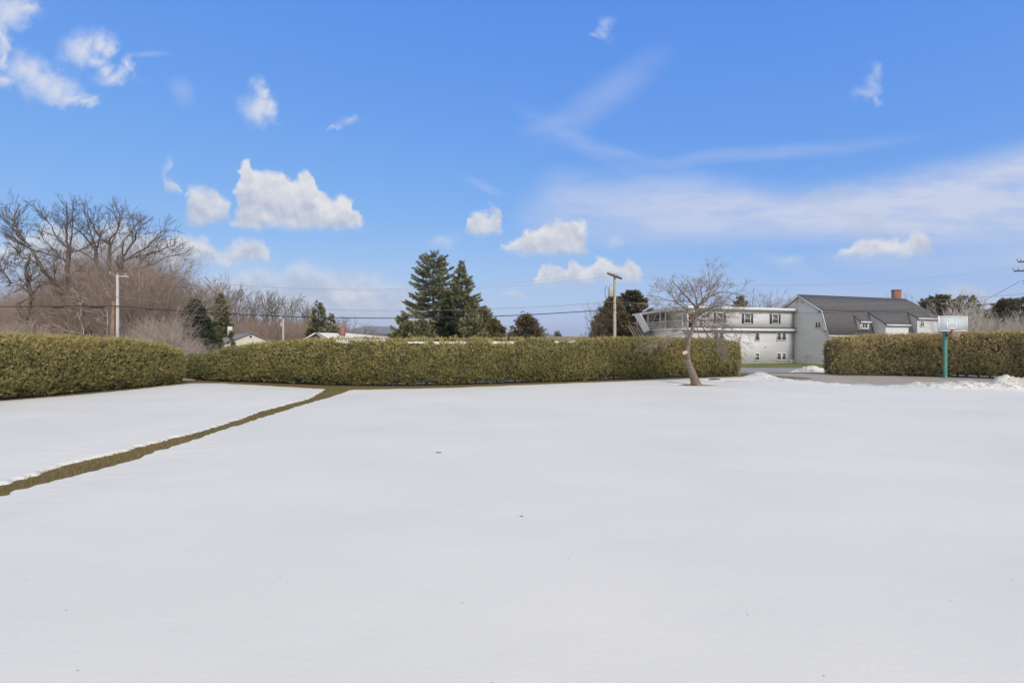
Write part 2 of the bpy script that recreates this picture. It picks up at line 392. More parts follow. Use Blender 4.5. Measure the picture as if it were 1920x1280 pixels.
def snow_h(X, Y):
    warp = 0.16 * fbm(X * 1.1, Y * 1.1, seed=3, octv=4) + 0.05 * fbm(X * 6, Y * 6, seed=9, octv=3)
    sd = sdist(X, Y, lawn_poly) + warp
    sd = np.maximum(sd, sdist(X, Y, back_poly) + warp); sd = np.maximum(sd, sdist(X, Y, rback_poly) + warp)
    w2 = 0.10 * fbm(X * 1.7, Y * 1.7, seed=23, octv=4) + 0.13 * fbm(X * 3.0 , Y * 9.0, seed=29, octv=4)
    sd = np.minimum(sd, -sdist(X, Y, strip_poly) + w2)
    for (hx, hy, rx, ry) in holes:
        rr = (np.hypot((X - hx) / rx, (Y - hy) / ry) - 1) * ry + 0.12 * fbm(X * 3, Y * 3, seed=5)
        sd = np.minimum(sd, rr)
    h = -0.10 + 0.145 * sstep(-0.10, 0.12, sd) + 0.065 * sstep(0.1, 1.8, sd)
    h = h + 0.022 * fbm(X * 0.35, Y * 0.35, seed=31, octv=3) * sstep(0, 2, sd)
    # ploughed bank beside the driveway
    dd = seg_dist(X, Y, dn_line)
    inside = sd > -0.05
    amp = 0.24 * (0.75 + 0.9 * vnoise(X * 0.30 + 4, Y * 0.30, seed=41)) * (0.35 + 0.65 * sstep(18.0, 21.5, X)) + 0.05
    amp = amp + 0.02 * np.exp(-((X - 15.9) / 1.9) ** 2 - ((Y - 34.4) / 2.4) ** 2) + 0.16 * np.exp(-((X - 24) / 3.0) ** 2)
    prof = np.exp(-((dd - 0.75) / 0.62) ** 2)
    lump = 1.0 + 0.70 * fbm(X * 1.9, Y * 1.9, seed=51, octv=5)
    h = h + np.where(inside, amp * prof * lump * sstep(-0.05, 0.35, sd), 0)
    ridge = np.abs(fbm(X * 3.5, Y * 3.5, seed=61, octv=4)) * np.exp(-((dd - 0.8) / 0.9) ** 2)
    h = h + np.where(inside, 0.11 * ridge * sstep(0, 0.3, sd), 0)
    return h + gz(X, Y), dd, sd
xs = axis([(-34, 0.5), (-22, 0.16), (-12, 0.055), (-6.5, 0.16), (13.5, 0.07), (34, 0.6), (50, 1)])
ys = axis([(-12, 1.0), (5.5, 0.12), (7, 0.055), (26, 0.06), (36, 0.2), (39, 1)])
X, Y = np.meshgrid(xs, ys); H, DD, SD = snow_h(X, Y)
nx, ny = len(xs), len(ys)
i = np.arange(ny - 1)[:, None] * nx + np.arange(nx - 1)[None]
F = np.stack([i, i + 1, i + nx + 1, i + nx], -1).reshape(-1, 4)
keep = (H - gz(X, Y)).reshape(-1) > -0.095
F = F[keep[F].any(1)]
used = np.unique(F); remap = np.zeros(nx * ny, np.int64); remap[used] = np.arange(len(used))
V = np.stack([X, Y, H], -1).reshape(-1, 3)[used]; F = remap[F]
dirt = (np.exp(-((DD - 0.7) / 0.85) ** 2) * sstep(14.8, 17.5, X)).reshape(-1)[used]
tag(MB().add(V, F, vat=dirt).build('snow', M['snow'], smooth=True, vatname='dirt'), 'old settled snow covering the lawn', kind='structure')

# grass tufts standing in the melted strip and along its ragged edges
rt = np.random.default_rng(19); N = 60000
gx = rt.uniform(-14, -5.5, N); gy = rt.uniform(6.6, 25.5, N); sdv = sdist(gx, gy, strip_poly) + 0.10 * fbm(gx * 2.5, gy * 2.5, seed=23)
k = (sdv > -0.05); gx, gy = gx[k], gy[k]
gx = np.concatenate([gx, rt.uniform(-19, 12, 9000)]); yy_ = np.interp(gx[-9000:], [p[0] for p in hedge_foot], [p[1] for p in hedge_foot]); gy = np.concatenate([gy, yy_ + rt.uniform(-0.05, 0.35, 9000)])
n = len(gx); Hh = rt.uniform(0.02, 0.06, n); ln = rt.normal(0, 0.03, (n, 2)); wd = rt.uniform(0.004, 0.010, n); an = rt.uniform(0, PI, n)
B = np.stack([gx, gy, np.zeros(n) + 0.0], -1); ox = np.stack([np.cos(an) * wd, np.sin(an) * wd, an * 0], -1); Tp = B + np.stack([ln[:, 0], ln[:, 1], Hh], -1)
V = np.stack([B - ox, B + ox, Tp], 1).reshape(-1, 3)
gt = np.clip(0.5 + 0.9 * fbm(gx * 0.6, gy * 0.6, seed=33) + rt.normal(0, 0.2, n), 0, 1)
M['tuft'] = leafmat('grass_blade', [(0.0, (0.13, 0.15, 0.035)), (0.45, (0.20, 0.175, 0.065)), (1.0, (0.30, 0.215, 0.11))], 0.2)
tag(MB().add(V, np.arange(n * 3).reshape(n, 3), tint=gt).build('grass_tufts', M['tuft'], tint=True), 'short olive and straw-coloured grass in the melted strip', 'grass', kind='stuff')

# driveway, road, verge
def sheet(name, mat, xs, ys, mask, dz, mud=None, kind='structure', label=None):
    X, Y = np.meshgrid(xs, ys); Z = gz(X, Y) + dz
    nx, ny = len(xs), len(ys); i = np.arange(ny - 1)[:, None] * nx + np.arange(nx - 1)[None]
    F = np.stack([i, i + 1, i + nx + 1, i + nx], -1).reshape(-1, 4)
    k = mask(X, Y).reshape(-1); F = F[k[F].all(1)]
    used = np.unique(F); rm = np.zeros(nx * ny, np.int64); rm[used] = np.arange(len(used))
    V = np.stack([X, Y, Z], -1).reshape(-1, 3)[used]
    a = np.zeros(len(used)) if mud is None else mud(X, Y).reshape(-1)[used]
    return tag(MB().add(V, rm[F], vat=a).build(name, mat, smooth=True, vatname='mud'), label, kind=kind)
drive_poly = drive_near[1:] + [(50, 24.2), (36.5, 28.4), (30.7, 31.3), (27, 33.4), (23.3, 35.6), (23.0, 38), (23.8, 44.4), (13.4, 44.4), (15.6, 38), (16.9, 35.5)]
def dmask(X, Y):
    d = sdist(X, Y, drive_poly) + 0.12 * fbm(X * 0.8, Y * 0.8, seed=71)
    dd = seg_dist(X, Y, drive_near)
    return (d > -0.05) | ((dd < 0.9) & (Y > 19))
sheet('driveway', M['drive'], axis([(12, 0.15), (50, 1)]), axis([(18, 0.15), (45, 1)]), dmask, 0.006,
      mud=lambda X, Y: 0.70 * np.exp(-((Y - 37.4) / 1.0) ** 2) + 0.72 * np.exp(-((X - 17.6) / 2.0) ** 2 - ((Y - 32.5) / 2.2) ** 2) + 0.3 * np.exp(-((sdist(X, Y, drive_poly)) / 0.5) ** 2),
      label='tan-grey asphalt driveway leading out between the hedges')
sheet('road', M['road'], axis([(-220, 4), (-60, 1.5), (60, 4), (220, 1)]), axis([(43.6, 0.5), (54.4, 1)]), lambda X, Y: np.ones(X.shape, bool), 0.011,
      label='grey asphalt street beyond the hedges')
sheet('verge', M['verge'], axis([(-60, 2), (100, 2), (101, 1)]), axis([(54.4, 0.5), (70, 1)]), lambda X, Y: np.ones(X.shape, bool), 0.02,
      label='dull green grass verge between street and white building')

# hills on the horizon
m = MB()
N = 260
px = np.linspace(-700, 2600, N)
env = 6 + 19 * np.exp(-((px - 712) / 60) ** 4) + 9 * np.exp(-((px - 940) / 60) ** 2) + 7 * np.exp(-((px - 1010) / 60) ** 2) + 8 * np.exp(-((px - 560) / 150) ** 2)
env = env + 1.6 * fbm(px / 25, px * 0, seed=77, octv=4)
rows = []
for k, (D, fr) in enumerate([(3000, -0.1), (3150, 0.55), (3350, 1.0), (3900, 0.6), (4300, -0.1)]):
    xw = (px - 960) / 960 * D
    zw = CAM_H + env / 960 * 3350 * fr + 6 * fbm(px / 12, px * 0 + k * 3.1, seed=79) * (fr > 0.1)
    rows.append(np.stack([xw, np.full(N, D), zw], -1))
V = np.concatenate(rows); i = np.arange(4)[:, None] * N + np.arange(N - 1)[None]
F = np.stack([i, i + 1, i + N + 1, i + N], -1).reshape(-1, 4)
tag(m.add(V, F).build('hills', M['hills'], smooth=True), 'low wooded hills on the horizon', kind='structure')

# ------------------------------------------------------------------ foliage sprays
rng = np.random.default_rng(7)
def sprays(mb, P, D, L, W, tint, fingers=3, spread=0.6, rg=None, face=None):
    """fans of narrow leaf blades: P base (N,3), D direction (N,3), L length (N,), W width (N,)"""
    rg = rg or rng
    N = len(P); D = norm(D); S = norm(np.cross(D, norm(rg.normal(size=(N, 3))) if face is None else face + 0.55 * norm(rg.normal(size=(N, 3)))))
    for a in (np.linspace(-spread, spread, fingers) if fingers > 1 else [0.0]):
        a = a + rg.normal(0, 0.12, N); d = np.cos(a)[:, None] * D + np.sin(a)[:, None] * S
        q = -np.sin(a)[:, None] * D + np.cos(a)[:, None] * S
        l = (L * rg.uniform(0.7, 1.1, N))[:, None]; w = (W * rg.uniform(0.7, 1.2, N))[:, None] / 2
        v = np.stack([P, P + d * l * 0.55 + q * w, P + d * l, P + d * l * 0.5 - q * w], 1)
        mb.add(v.reshape(-1, 3), np.arange(N * 4).reshape(N, 4), tint=np.clip(tint + rg.normal(0, 0.06, N), 0, 1))

def resample(pts, step):
    pts = np.array(pts, float); seg = np.linalg.norm(np.diff(pts, axis=0), axis=1); s = np.concatenate([[0], np.cumsum(seg)])
    n = max(2, int(s[-1] / step) + 1); t = np.linspace(0, s[-1], n)
    return np.stack([np.interp(t, s, pts[:, k]) for k in range(pts.shape[1])], -1), t

def hedge(name, label, cl, hw, top, mat, dens, seed, gapseg=None, stem_step=0.55, bottom=0.06, toprough=0.05, notch=None, bronze=0.0, snowcaps=(), hole=None, snowtop=None):
    """cl: centre line [(x,y)], top: heights along it, closed rounded ends"""
    rg = np.random.default_rng(seed)
    A = np.column_stack([np.array(cl, float), np.array(top, float)])
    P, S = resample(A, 0.25); L = S[-1]
    # smooth the line
    for _ in range(6): P[1:-1] = (P[:-2] + 2 * P[1:-1] + P[2:]) / 4
    T = norm(np.gradient(P[:, :2], axis=0)); Nn = np.stack([T[:, 1], -T[:, 0]], -1)   # front side (towards the lawn) on the right of travel
    root = empty(name, (P[len(P) // 2, 0], P[len(P) // 2, 1], 0), label=label, cat='hedge')
    org = np.array([P[len(P) // 2, 0], P[len(P) // 2, 1], 0])
    def surf(s, ph, inset=0.0):
        """s along, ph 0..1 from front foot over the top to the back foot"""
        x = np.interp(s, S, P[:, 0]); y = np.interp(s, S, P[:, 1]); h = np.interp(s, S, P[:, 2])
        nx = np.interp(s, S, Nn[:, 0]); ny = np.interp(s, S, Nn[:, 1]); g = gz(x, y)
        e = np.minimum(s, L - s); end = np.sqrt(np.clip(1 - (1 - np.clip(e / (hw * 1.15), 0, 1)) ** 2, 0.02, 1))
        hmid = bottom + (h - bottom) * 0.50
        a = (ph - 0.5) * 2 * 2.55                                       # angle round the section, -146..146 deg
        ca, sa = np.cos(a), np.sin(-a)
        ex = 0.42
        u = np.sign(sa) * np.abs(sa) ** ex; w = np.sign(ca) * np.abs(ca) ** ex
        lump = 0.10 * fbm(s * 0.55, ph * 4 + seed, seed=seed, octv=3) + 0.055 * vnoise(s * 1.5, ph * 7, seed=seed + 4) + 0.05 * vnoise(s * 4.0, ph * 16, seed=seed + 8)
        hh = hw * end + lump - inset
        off = u * hh
        zt = (h - hmid) * (0.55 + 0.45 * end) - inset
        if notch is not None: zt = zt + notch(x, y, s) * np.clip(w, 0, 1) * sstep(0.02, 0.40, u)
        zb = hmid - bottom - inset * 0.3
        z = hmid + np.where(w > 0, w * (zt + toprough * vnoise(s * 2.2, s * 0 + ph * 5, seed=seed + 2)), w * zb / 0.93)
        # ragged foot, tucked under
        z = z + np.where(ph < 0.3, (0.10 * np.clip(vnoise(s * 2.1, s * 0, seed=seed + 60) + 0.2, 0, 1)) * sstep(0.5, 0.1, z), 0)
        tuck = 1 - 0.22 * sstep(0.8, 0.0, z) 
        off = off * tuck
        return np.stack([x + nx * off, y + ny * off, z + g], -1)
    # core
    _ph = np.linspace(0, 1, 20001); _q = surf(np.full(20001, L / 2), _ph); _d = np.concatenate([[0], np.cumsum(np.linalg.norm(np.diff(_q, axis=0), axis=1))]); _d /= _d[-1]
    uni = lambda u: np.interp(u, _d, _ph)
    ns, nf = len(S), 26
    ss, pp = np.meshgrid(S, uni(np.linspace(0, 1, nf)), indexing='ij')
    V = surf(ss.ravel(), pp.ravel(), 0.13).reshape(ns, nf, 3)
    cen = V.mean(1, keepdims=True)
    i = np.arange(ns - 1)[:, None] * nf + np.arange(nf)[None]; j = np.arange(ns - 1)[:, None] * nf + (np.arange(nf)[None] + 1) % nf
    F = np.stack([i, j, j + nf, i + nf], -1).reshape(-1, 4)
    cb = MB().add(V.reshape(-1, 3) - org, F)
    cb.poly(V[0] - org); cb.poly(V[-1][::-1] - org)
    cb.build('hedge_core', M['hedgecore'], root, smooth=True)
    # leaf sprays
    per = 2 * np.mean(P[:, 2]) + 1.6 * hw
    N = int(L * per * dens)
    s = rg.uniform(0, L, N); ph = rg.uniform(0.0, 1.0, N); ph = uni(ph); keep = (ph < 0.62) | (rg.uniform(size=N) < 0.55); s, ph = s[keep], ph[keep]
    e = rg.uniform(size=len(s)) < 0.14                                      # more sprays on the rounded ends
    s[e] = np.where(rg.uniform(size=e.sum()) < 0.5, rg.uniform(0, 1, e.sum()) ** 1.5 * hw, L - rg.uniform(0, 1, e.sum()) ** 1.5 * hw)
    p0 = surf(s, ph); p1 = surf(s, np.clip(ph + 0.01, 0, 1)); p2 = surf(np.clip(s + 0.05, 0, L), ph)
    cx = np.interp(s, S, P[:, 0]); cy = np.interp(s, S, P[:, 1]); hz = np.interp(s, S, P[:, 2]) * 0.5
    out = norm(p0 - np.stack([cx, cy, np.clip(p0[:, 2], 0.3, 1.5)], -1))
    nrm = norm(np.cross(p1 - p0, p2 - p0)); nrm = np.where((np.sum(nrm * out, 1) < 0)[:, None], -nrm, nrm)
    tdir = np.stack([np.interp(s, S, T[:, 0]), np.interp(s, S, T[:, 1]), s * 0], -1)
    endw = np.clip(1 - np.minimum(s, L - s) / hw, 0, 1)[:, None] * np.where(s < L / 2, -1, 1)[:, None]
    nrm = norm(nrm + tdir * endw * 1.2)
    clump = fbm(p0[:, 0] * 3.3, p0[:, 1] * 3.3, p0[:, 2] * 3.3, seed=seed + 30, octv=3)
    depth = rg.uniform(0, 0.12, len(s)) + 0.26 * np.clip(-clump, 0, 1) - 0.07 * np.clip(clump, 0, 1) - 0.02
    p = p0 - nrm * depth[:, None]
    if snowtop is not None:
        a_ = (ph - 0.5) * 5.1; top_ = (np.cos(a_) > 0.75) & (np.sin(-a_) < 0.30) & (p0[:, 0] > snowtop[0]) & (p0[:, 0] < snowtop[1]); p[top_, 2] -= 0.12
    if hole is not None:
        hk = np.linalg.norm(p - np.array(hole[:3]), axis=1) > hole[3] * (0.8 + 0.5 * rg.uniform(size=len(p))); 
    else: hk = np.ones(len(p), bool)
    d = 0.55 * nrm + 0.75 * norm(rg.normal(size=(len(s), 3))) + np.array([0, 0, 0.40])
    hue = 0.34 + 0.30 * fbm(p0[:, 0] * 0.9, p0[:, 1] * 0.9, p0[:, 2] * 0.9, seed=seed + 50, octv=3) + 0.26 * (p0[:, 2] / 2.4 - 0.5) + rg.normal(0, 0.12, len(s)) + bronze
    if callable(mat[1]): hue = hue + mat[1](p0)
    fb = MB(); big = rg.uniform(0.06, 0.125, len(s))
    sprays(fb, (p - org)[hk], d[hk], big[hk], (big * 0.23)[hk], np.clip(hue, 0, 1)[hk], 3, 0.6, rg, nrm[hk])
    # stray longer shoots
    k = rg.choice(len(s), len(s) // 14, replace=False); k = k[hk[k]]
    sprays(fb, (p0[k] - org), d[k] + np.array([0, 0, 0.6]), rg.uniform(0.16, 0.30, len(k)), rg.uniform(0.03, 0.05, len(k)), np.clip(hue[k] + 0.12, 0, 1), 2, 0.3, rg)
    fb.build('foliage', mat[0], root, tint=True)
    # bare stems at the foot
    nst = min(95, int(L / stem_step)); first = None
    for q in range(nst):
        s0 = (q + 0.5 + rg.uniform(-0.25, 0.25)) * L / nst
        x = np.interp(s0, S, P[:, 0]); y = np.interp(s0, S, P[:, 1]); nn = np.array([np.interp(s0, S, Nn[:, 0]), np.interp(s0, S, Nn[:, 1])])
        if first is None:
            sb = MB()
            sb.tubes(np.array([[(0, 0, -0.05), (0.02, 0.01, 0.25), (-0.02, 0.0, 0.7)]]), np.array([[0.055, 0.04, 0.03]]), sides=7)
            sb.tubes(np.array([[(0.01, 0, 0.10), (0.12, 0.06, 0.3), (0.2, 0.1, 0.55)], [(0, 0, 0.12), (-0.1, 0.08, 0.28), (-0.2, 0.1, 0.5)], [(0, 0.0, 0.05), (0.03, -0.15, 0.22), (0.05, -0.3, 0.45)]]), np.array([[0.02, 0.016, 0.01]] * 3), sides=5)
            o = sb.build('stem', M['bark_dark'], root, smooth=True); first = o
        else:
            o = first.copy(); C.objects.link(o); o.parent = root
        off = hw * rg.uniform(-0.1, 0.3)
        o.location = (x + nn[0] * off - org[0], y + nn[1] * off - org[1], float(gz(x, y)))
        o.rotation_euler = (0, 0, rg.uniform(0, 6.28)); o.scale = (1, 1, rg.uniform(0.8, 1.1))
    # snow left lying along the top, showing where the front edge dips
    if snowtop is not None:
        run = (P[:, 0] > snowtop[0]) & (P[:, 0] < snowtop[1]) & (vnoise(P[:, 0] * 0.75, P[:, 0] * 0, seed=seed + 70) > -0.42)
        k = 0
        while k < len(P):
            if not run[k]: k += 1; continue
            e = k
            while e + 1 < len(P) and run[e + 1]: e += 1
            if e - k >= 3:
                ii = np.linspace(k, e, (e - k) * 4 + 1); px = np.interp(ii, np.arange(len(P)), P[:, 0]); py = np.interp(ii, np.arange(len(P)), P[:, 1]); ph_ = np.interp(ii, np.arange(len(P)), P[:, 2])
                nx_ = np.interp(ii, np.arange(len(P)), Nn[:, 0]); ny_ = np.interp(ii, np.arange(len(P)), Nn[:, 1])
                taper = np.minimum(1, np.minimum(ii - k, e - ii) / 1.6 + 0.05); cols = np.linspace(-1, 1, 9); vv = []
                for c in cols:
                    off = -0.12 + 0.30 * c * taper * (1 + 0.25 * vnoise(px * 2.5, px * 0 + c, seed=71)); edge = 1 - abs(c) ** 3
                    vv.append(np.stack([px + nx_ * off, py + ny_ * off, ph_ - 0.19 + 0.125 * edge * taper + 0.03 * vnoise(px * 4, c * 3 + px * 0, seed=72)], -1))
                vv = np.stack(vv, 1); m_ = len(ii); i = np.arange(m_ - 1)[:, None] * 9 + np.arange(8)[None]
                MB().add(vv.reshape(-1, 3) - org, np.stack([i, i + 9, i + 10, i + 1], -1).reshape(-1, 4), vat=np.zeros(m_ * 9)).build('snow_patch', M['snow'], root, smooth=True, vatname='dirt')
            k = e + 1
    return root

def cl_from(pts, hw, tops):
    """front foot pixels + top pixels -> centre line and heights"""
    F_ = np.array([gp(*p) for p in pts]); T = norm(np.gradient(F_, axis=0)); Nn = np.stack([T[:, 1], -T[:, 0]], -1)
    Cn = F_ - Nn * hw
    hs = [CAM_H + (640 - ty) / 960 * c[1] for c, ty in zip(Cn, tops)]
    return [tuple(c) for c in Cn], hs
HW = 0.72
cl, hs = cl_from([(372, 714), (420, 716), (500, 719), (620, 723.5), (740, 725), (850, 723), (1000, 718), (1100, 714.5), (1250, 709), (1330, 706.5), (1384, 705)], HW,
                 [668, 653, 643, 637.5, 637.5, 637.5, 637.5, 636.5, 635.5, 637, 642])
cl[-1] = (cl[-1][0] + 0.48, cl[-1][1] + 0.2); cl = [(-21.2, 32.3), (-19.9, 31.7)] + cl; hs = [1.25, 1.35] + hs
dips = []
for px_, w in [(658, 0.16), (731, 0.34), (771, 0.26), (790, 0.30), (818, 0.14), (842, 0.42), (866, 0.24), (928, 0.34), (951, 0.20), (992, 0.42), (1010, 0.30), (1033, 0.30), (1063, 0.24), (1104, 0.20)]:
    r_ = (px_ - 960) / 960; dips.append((float(np.interp(r_, [c[0] / c[1] for c in cl], [c[0] for c in cl])), w))
def mid_notch(x, y, s):
    d = 0.03 * np.sin(x * 5.1)
    for cx, w in dips: d = d - 0.30 * np.exp(-((x - cx) / (w * 1.05)) ** 4)
    return np.maximum(d, -0.34)
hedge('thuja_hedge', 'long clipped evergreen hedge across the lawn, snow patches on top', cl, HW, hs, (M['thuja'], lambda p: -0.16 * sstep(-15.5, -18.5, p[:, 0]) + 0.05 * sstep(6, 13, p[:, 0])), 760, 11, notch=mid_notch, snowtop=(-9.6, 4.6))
for (bx, by) in []: pass

cl = [gp(-260, 788), gp(-100, 763), gp(0, 751.5), gp(100, 743), gp(190, 734.5), gp(270, 727), gp(330, 720), gp(352, 718.5)]
F_ = np.array(cl); T = norm(np.gradient(F_, axis=0)); Nn = np.stack([T[:, 1], -T[:, 0]], -1); Cn = F_ - Nn * 0.8
tops = [617, 623, 628.5, 632, 636, 640, 650, 659]
hs = [CAM_H + (640 - t) / 960 * c[1] for t, c in zip(tops, Cn)]
hp = sky_pt(198, 714, 24.0)
hedge('thuja_hedge', 'yellow-green clipped hedge running along the left edge of the lawn', [tuple(c) for c in Cn], 0.8, hs, (M['thuja'], lambda p: 0.13 + 0 * p[:, 0]), 820, 12, hole=(*hp, 0.30))

cl = [gp(1562, 704), gp(1640, 704.5), gp(1740, 706), gp(1830, 709), gp(1920, 713), gp(2050, 720), gp(2250, 730)]
F_ = np.array(cl); T = norm(np.gradient(F_, axis=0)); Nn = np.stack([T[:, 1], -T[:, 0]], -1); Cn = F_ - Nn * 1.0
tops = [637, 631.5, 629, 626.5, 624, 619, 612]
hs = [CAM_H + (640 - t) / 960 * c[1] + 0.02 for t, c in zip(tops, Cn)]
Cn[0] += np.array([0.05, 0.0])
hedge('thuja_hedge', 'tall bronze-green hedge behind the basketball hoop on the right', [tuple(c) for c in Cn], 1.0, hs, (M['thuja_d'], lambda p: 0.06 * sstep(26, 32, p[:, 0])), 680, 13)

# ------------------------------------------------------------------ bare trees
def grow(out, rg, p, d, L, r, lev, maxlev, prm):
    K = 5; pts = [p]; wig = prm['wig']; up = prm['up'][min(lev, len(prm['up']) - 1)]
    for k in range(K - 1):
        d = d + rg.normal(0, wig, 3) + np.array([0, 0, up]); d = d / np.linalg.norm(d); p = p + d * L / (K - 1); pts.append(p)
    pts = np.array(pts); r1 = r * (0.62 if lev < maxlev else 0.35)
    out.append((pts, np.linspace(r, r1, K)))
    if lev >= maxlev: return
    n = prm['n'][min(lev, len(prm['n']) - 1)]
    for q in range(n):
        t = 1.0 if q < prm.get('fork', 2) else rg.uniform(prm['tmin'], 0.95)
        k = t * (K - 1); i0 = min(int(k), K - 2); pp = pts[i0] + (pts[i0 + 1] - pts[i0]) * (k - i0)
        dd = norm(pts[i0 + 1] - pts[i0]); ax = norm(np.cross(dd, rg.normal(size=3)))
        an = rg.uniform(*prm['ang']) * (0.75 if t == 1.0 else 1.0)
        nd = dd * math.cos(an) + ax * math.sin(an)
        ll = L * rg.uniform(*prm['len']); rr = (r + (r1 - r) * t) * (0.78 if t == 1.0 else 0.55)
        grow(out, rg, pp, nd, ll, max(rr, prm['rmin']), lev + 1, maxlev, prm)

def limb_mb(out, big_sides=6):
    """thick and thin branches into one builder"""
    mb = MB()
    P = np.array([o[0] for o in out]); R = np.array([o[1] for o in out])
    big = R[:, 0] > 0.05
    if big.any(): mb.tubes(P[big], R[big], sides=big_sides if big_sides <= 4 else 4)
    if (~big).any(): mb.tubes(P[~big], R[~big], sides=3)
    return mb

def split_tree(root, out, mat, tmat=None, thick=0.06):
    """trunk and limbs as one part, the fine branches as the crown"""
    lo = [o for o in out if o[1][0] >= thick]; hi = [o for o in out if o[1][0] < thick]
    if lo:
        mb = MB(); P = np.array([o[0] for o in lo]); R = np.array([o[1] for o in lo]); mb.tubes(P, R, sides=7); mb.build('trunk', mat, root, smooth=True)
    if hi:
        mb = MB(); P = np.array([o[0] for o in hi]); R = np.array([o[1] for o in hi]); mb.tubes(P, R, sides=3); mb.build('crown', tmat or mat, root)

def px_limb(pts, Y, rg, dj=0.0):
    q = np.array([sky_pt(x, y, Y) for x, y in pts]); dr = rg.normal(0, dj, len(q)); dr[0] = 0; q[:, 1] += np.cumsum(dr)
    return q
def add_limb(out, rg, q, r0, r1, prm, side_n, side_len, maxlev, tip=True, start=0.25):
    """q: guiding points; makes a smooth tapering limb plus side branches"""
    q, s = resample(q, np.linalg.norm(np.diff(q, axis=0), axis=1).sum() / 12.01)
    for _ in range(2): q[1:-1] = (q[:-2] + 2 * q[1:-1] + q[2:]) / 4
    q[1:-1] += rg.normal(0, 0.035, q[1:-1].shape)
    n = len(q); R = np.linspace(r0, r1, n)
    for k in range(0, n - 1, 4):
        e = min(k + 4, n - 1); idx = np.linspace(k, e, 5)
        pts = np.stack([np.interp(idx, np.arange(n), q[:, c]) for c in range(3)], -1); out.append((pts, np.interp(idx, np.arange(n), R)))
    for j in range(side_n):
        t = rg.uniform(start, 0.98) * (n - 1); i0 = min(int(t), n - 2); pp = q[i0] + (q[i0 + 1] - q[i0]) * (t - i0)
        dd = norm(q[i0 + 1] - q[i0]); ax = norm(np.cross(dd, rg.normal(size=3))); an = rg.uniform(0.45, 1.0)
        grow(out, rg, pp, dd * math.cos(an) + ax * math.sin(an), side_len * rg.uniform(0.6, 1.15), max(np.interp(t, np.arange(n), R) * 0.4, prm['rmin']), 1, maxlev, prm)
    if tip: grow(out, rg, q[-1], norm(q[-1] - q[-2]), side_len * 0.4, r1, 1, maxlev, prm)

# big bare trees beyond the left hedge
BIG = dict(wig=0.09, up=(0.04, 0.05, 0.05, 0.03), n=(4, 4, 4, 3), tmin=0.2, ang=(0.30, 0.85), len=(0.5, 0.78), rmin=0.013)
def guided_tree(name, label, limbs, Y, seed, base, mat=None, side_n=12, side_len=1.0, group=None, cat='tree', maxlev=3, extra=None):
    rg = np.random.default_rng(seed); out = []
    b = sky_pt(*base, Y); org = np.array([b[0], b[1], float(gz(b[0], b[1]))])
    for (pts, r0, r1, tip) in limbs:
        pts = [(x, y if y > 490 else 490 - (490 - y) * 0.90) for x, y in pts]; r0 *= 0.8
        q = px_limb(pts, Y, rg, 0.55 if tip else 0.0)
        add_limb(out, rg, q - org, r0, r1, BIG, int(side_n * len(pts) / 4) if tip else 3, side_len, maxlev, tip)
    root = empty(name, tuple(org), label=label, cat=cat, group=group)
    split_tree(root, out, mat or M['bark_dark'], mat or M['bark_dark'], 0.05)
    return root, out, org
G_ = 640 + 2.4 / 47 * 960
guided_tree('bare_tree', 'bare tree with straight trunk forking into an upright fan, left of the pale pole',
    [([(124, G_), (126, 580), (127, 500), (128, 469)], 0.30, 0.20, False),
     ([(128, 469), (127, 437), (126, 404), (131, 388)], 0.14, 0.03, True), ([(128, 465), (142, 432), (140, 404), (149, 390)], 0.10, 0.03, True),
     ([(127, 462), (109, 437), (96, 412), (79, 400)], 0.10, 0.03, True), ([(123, 487), (98, 476), (72, 469), (48, 452)], 0.11, 0.03, True),
     ([(125, 495), (104, 470), (87, 454), (63, 423)], 0.09, 0.03, True), ([(128, 475), (150, 455), (168, 448), (185, 452)], 0.08, 0.03, True),
     ([(125, 520), (145, 505), (160, 508), (175, 520)], 0.07, 0.03, True)], 48, 101, (124, G_), side_len=1.1)
guided_tree('bare_tree', 'bare tree leaning far to the left with long sweeping upturned limbs',
    [([(172, G_), (152, 595), (122, 550), (92, 526), (72, 496), (61, 469)], 0.26, 0.13, False),
     ([(61, 469), (52, 450), (46, 426), (46, 408), (50, 392)], 0.12, 0.03, True), ([(56, 458), (33, 441), (13, 417), (0, 399), (-14, 388)], 0.10, 0.03, True),
     ([(72, 496), (44, 482), (17, 478), (4, 461), (-12, 450)], 0.10, 0.03, True), ([(58, 464), (40, 452), (20, 448), (-5, 430)], 0.08, 0.03, True),
     ([(96, 530), (60, 528), (30, 520), (-5, 528)], 0.07, 0.03, True), ([(120, 548), (110, 520), (118, 500), (105, 480)], 0.07, 0.03, True)], 46, 102, (172, G_), side_len=1.1)
guided_tree('bare_tree', 'large many-limbed bare tree standing directly behind the pale utility pole',
    [([(187, G_), (184, 560), (179, 500), (180, 465)], 0.26, 0.16, False), ([(206, G_), (204, 560), (203, 482), (206, 456)], 0.28, 0.16, False),
     ([(180, 465), (166, 437), (151, 417), (140, 404)], 0.11, 0.03, True), ([(180, 465), (193, 443), (203, 430), (208, 410)], 0.10, 0.03, True),
     ([(181, 460), (175, 426), (170, 402), (166, 386)], 0.10, 0.03, True), ([(206, 456), (197, 447), (188, 423), (182, 395)], 0.12, 0.03, True),
     ([(206, 456), (214, 445), (223, 426), (228, 392)], 0.12, 0.03, True), ([(206, 462), (212, 430), (218, 405), (215, 392)], 0.08, 0.03, True),
     ([(180, 490), (160, 470), (145, 468), (135, 478)], 0.08, 0.03, True), ([(204, 500), (190, 480), (176, 478), (160, 490)], 0.07, 0.03, True)], 52, 103, (196, G_), side_len=1.2, side_n=10)
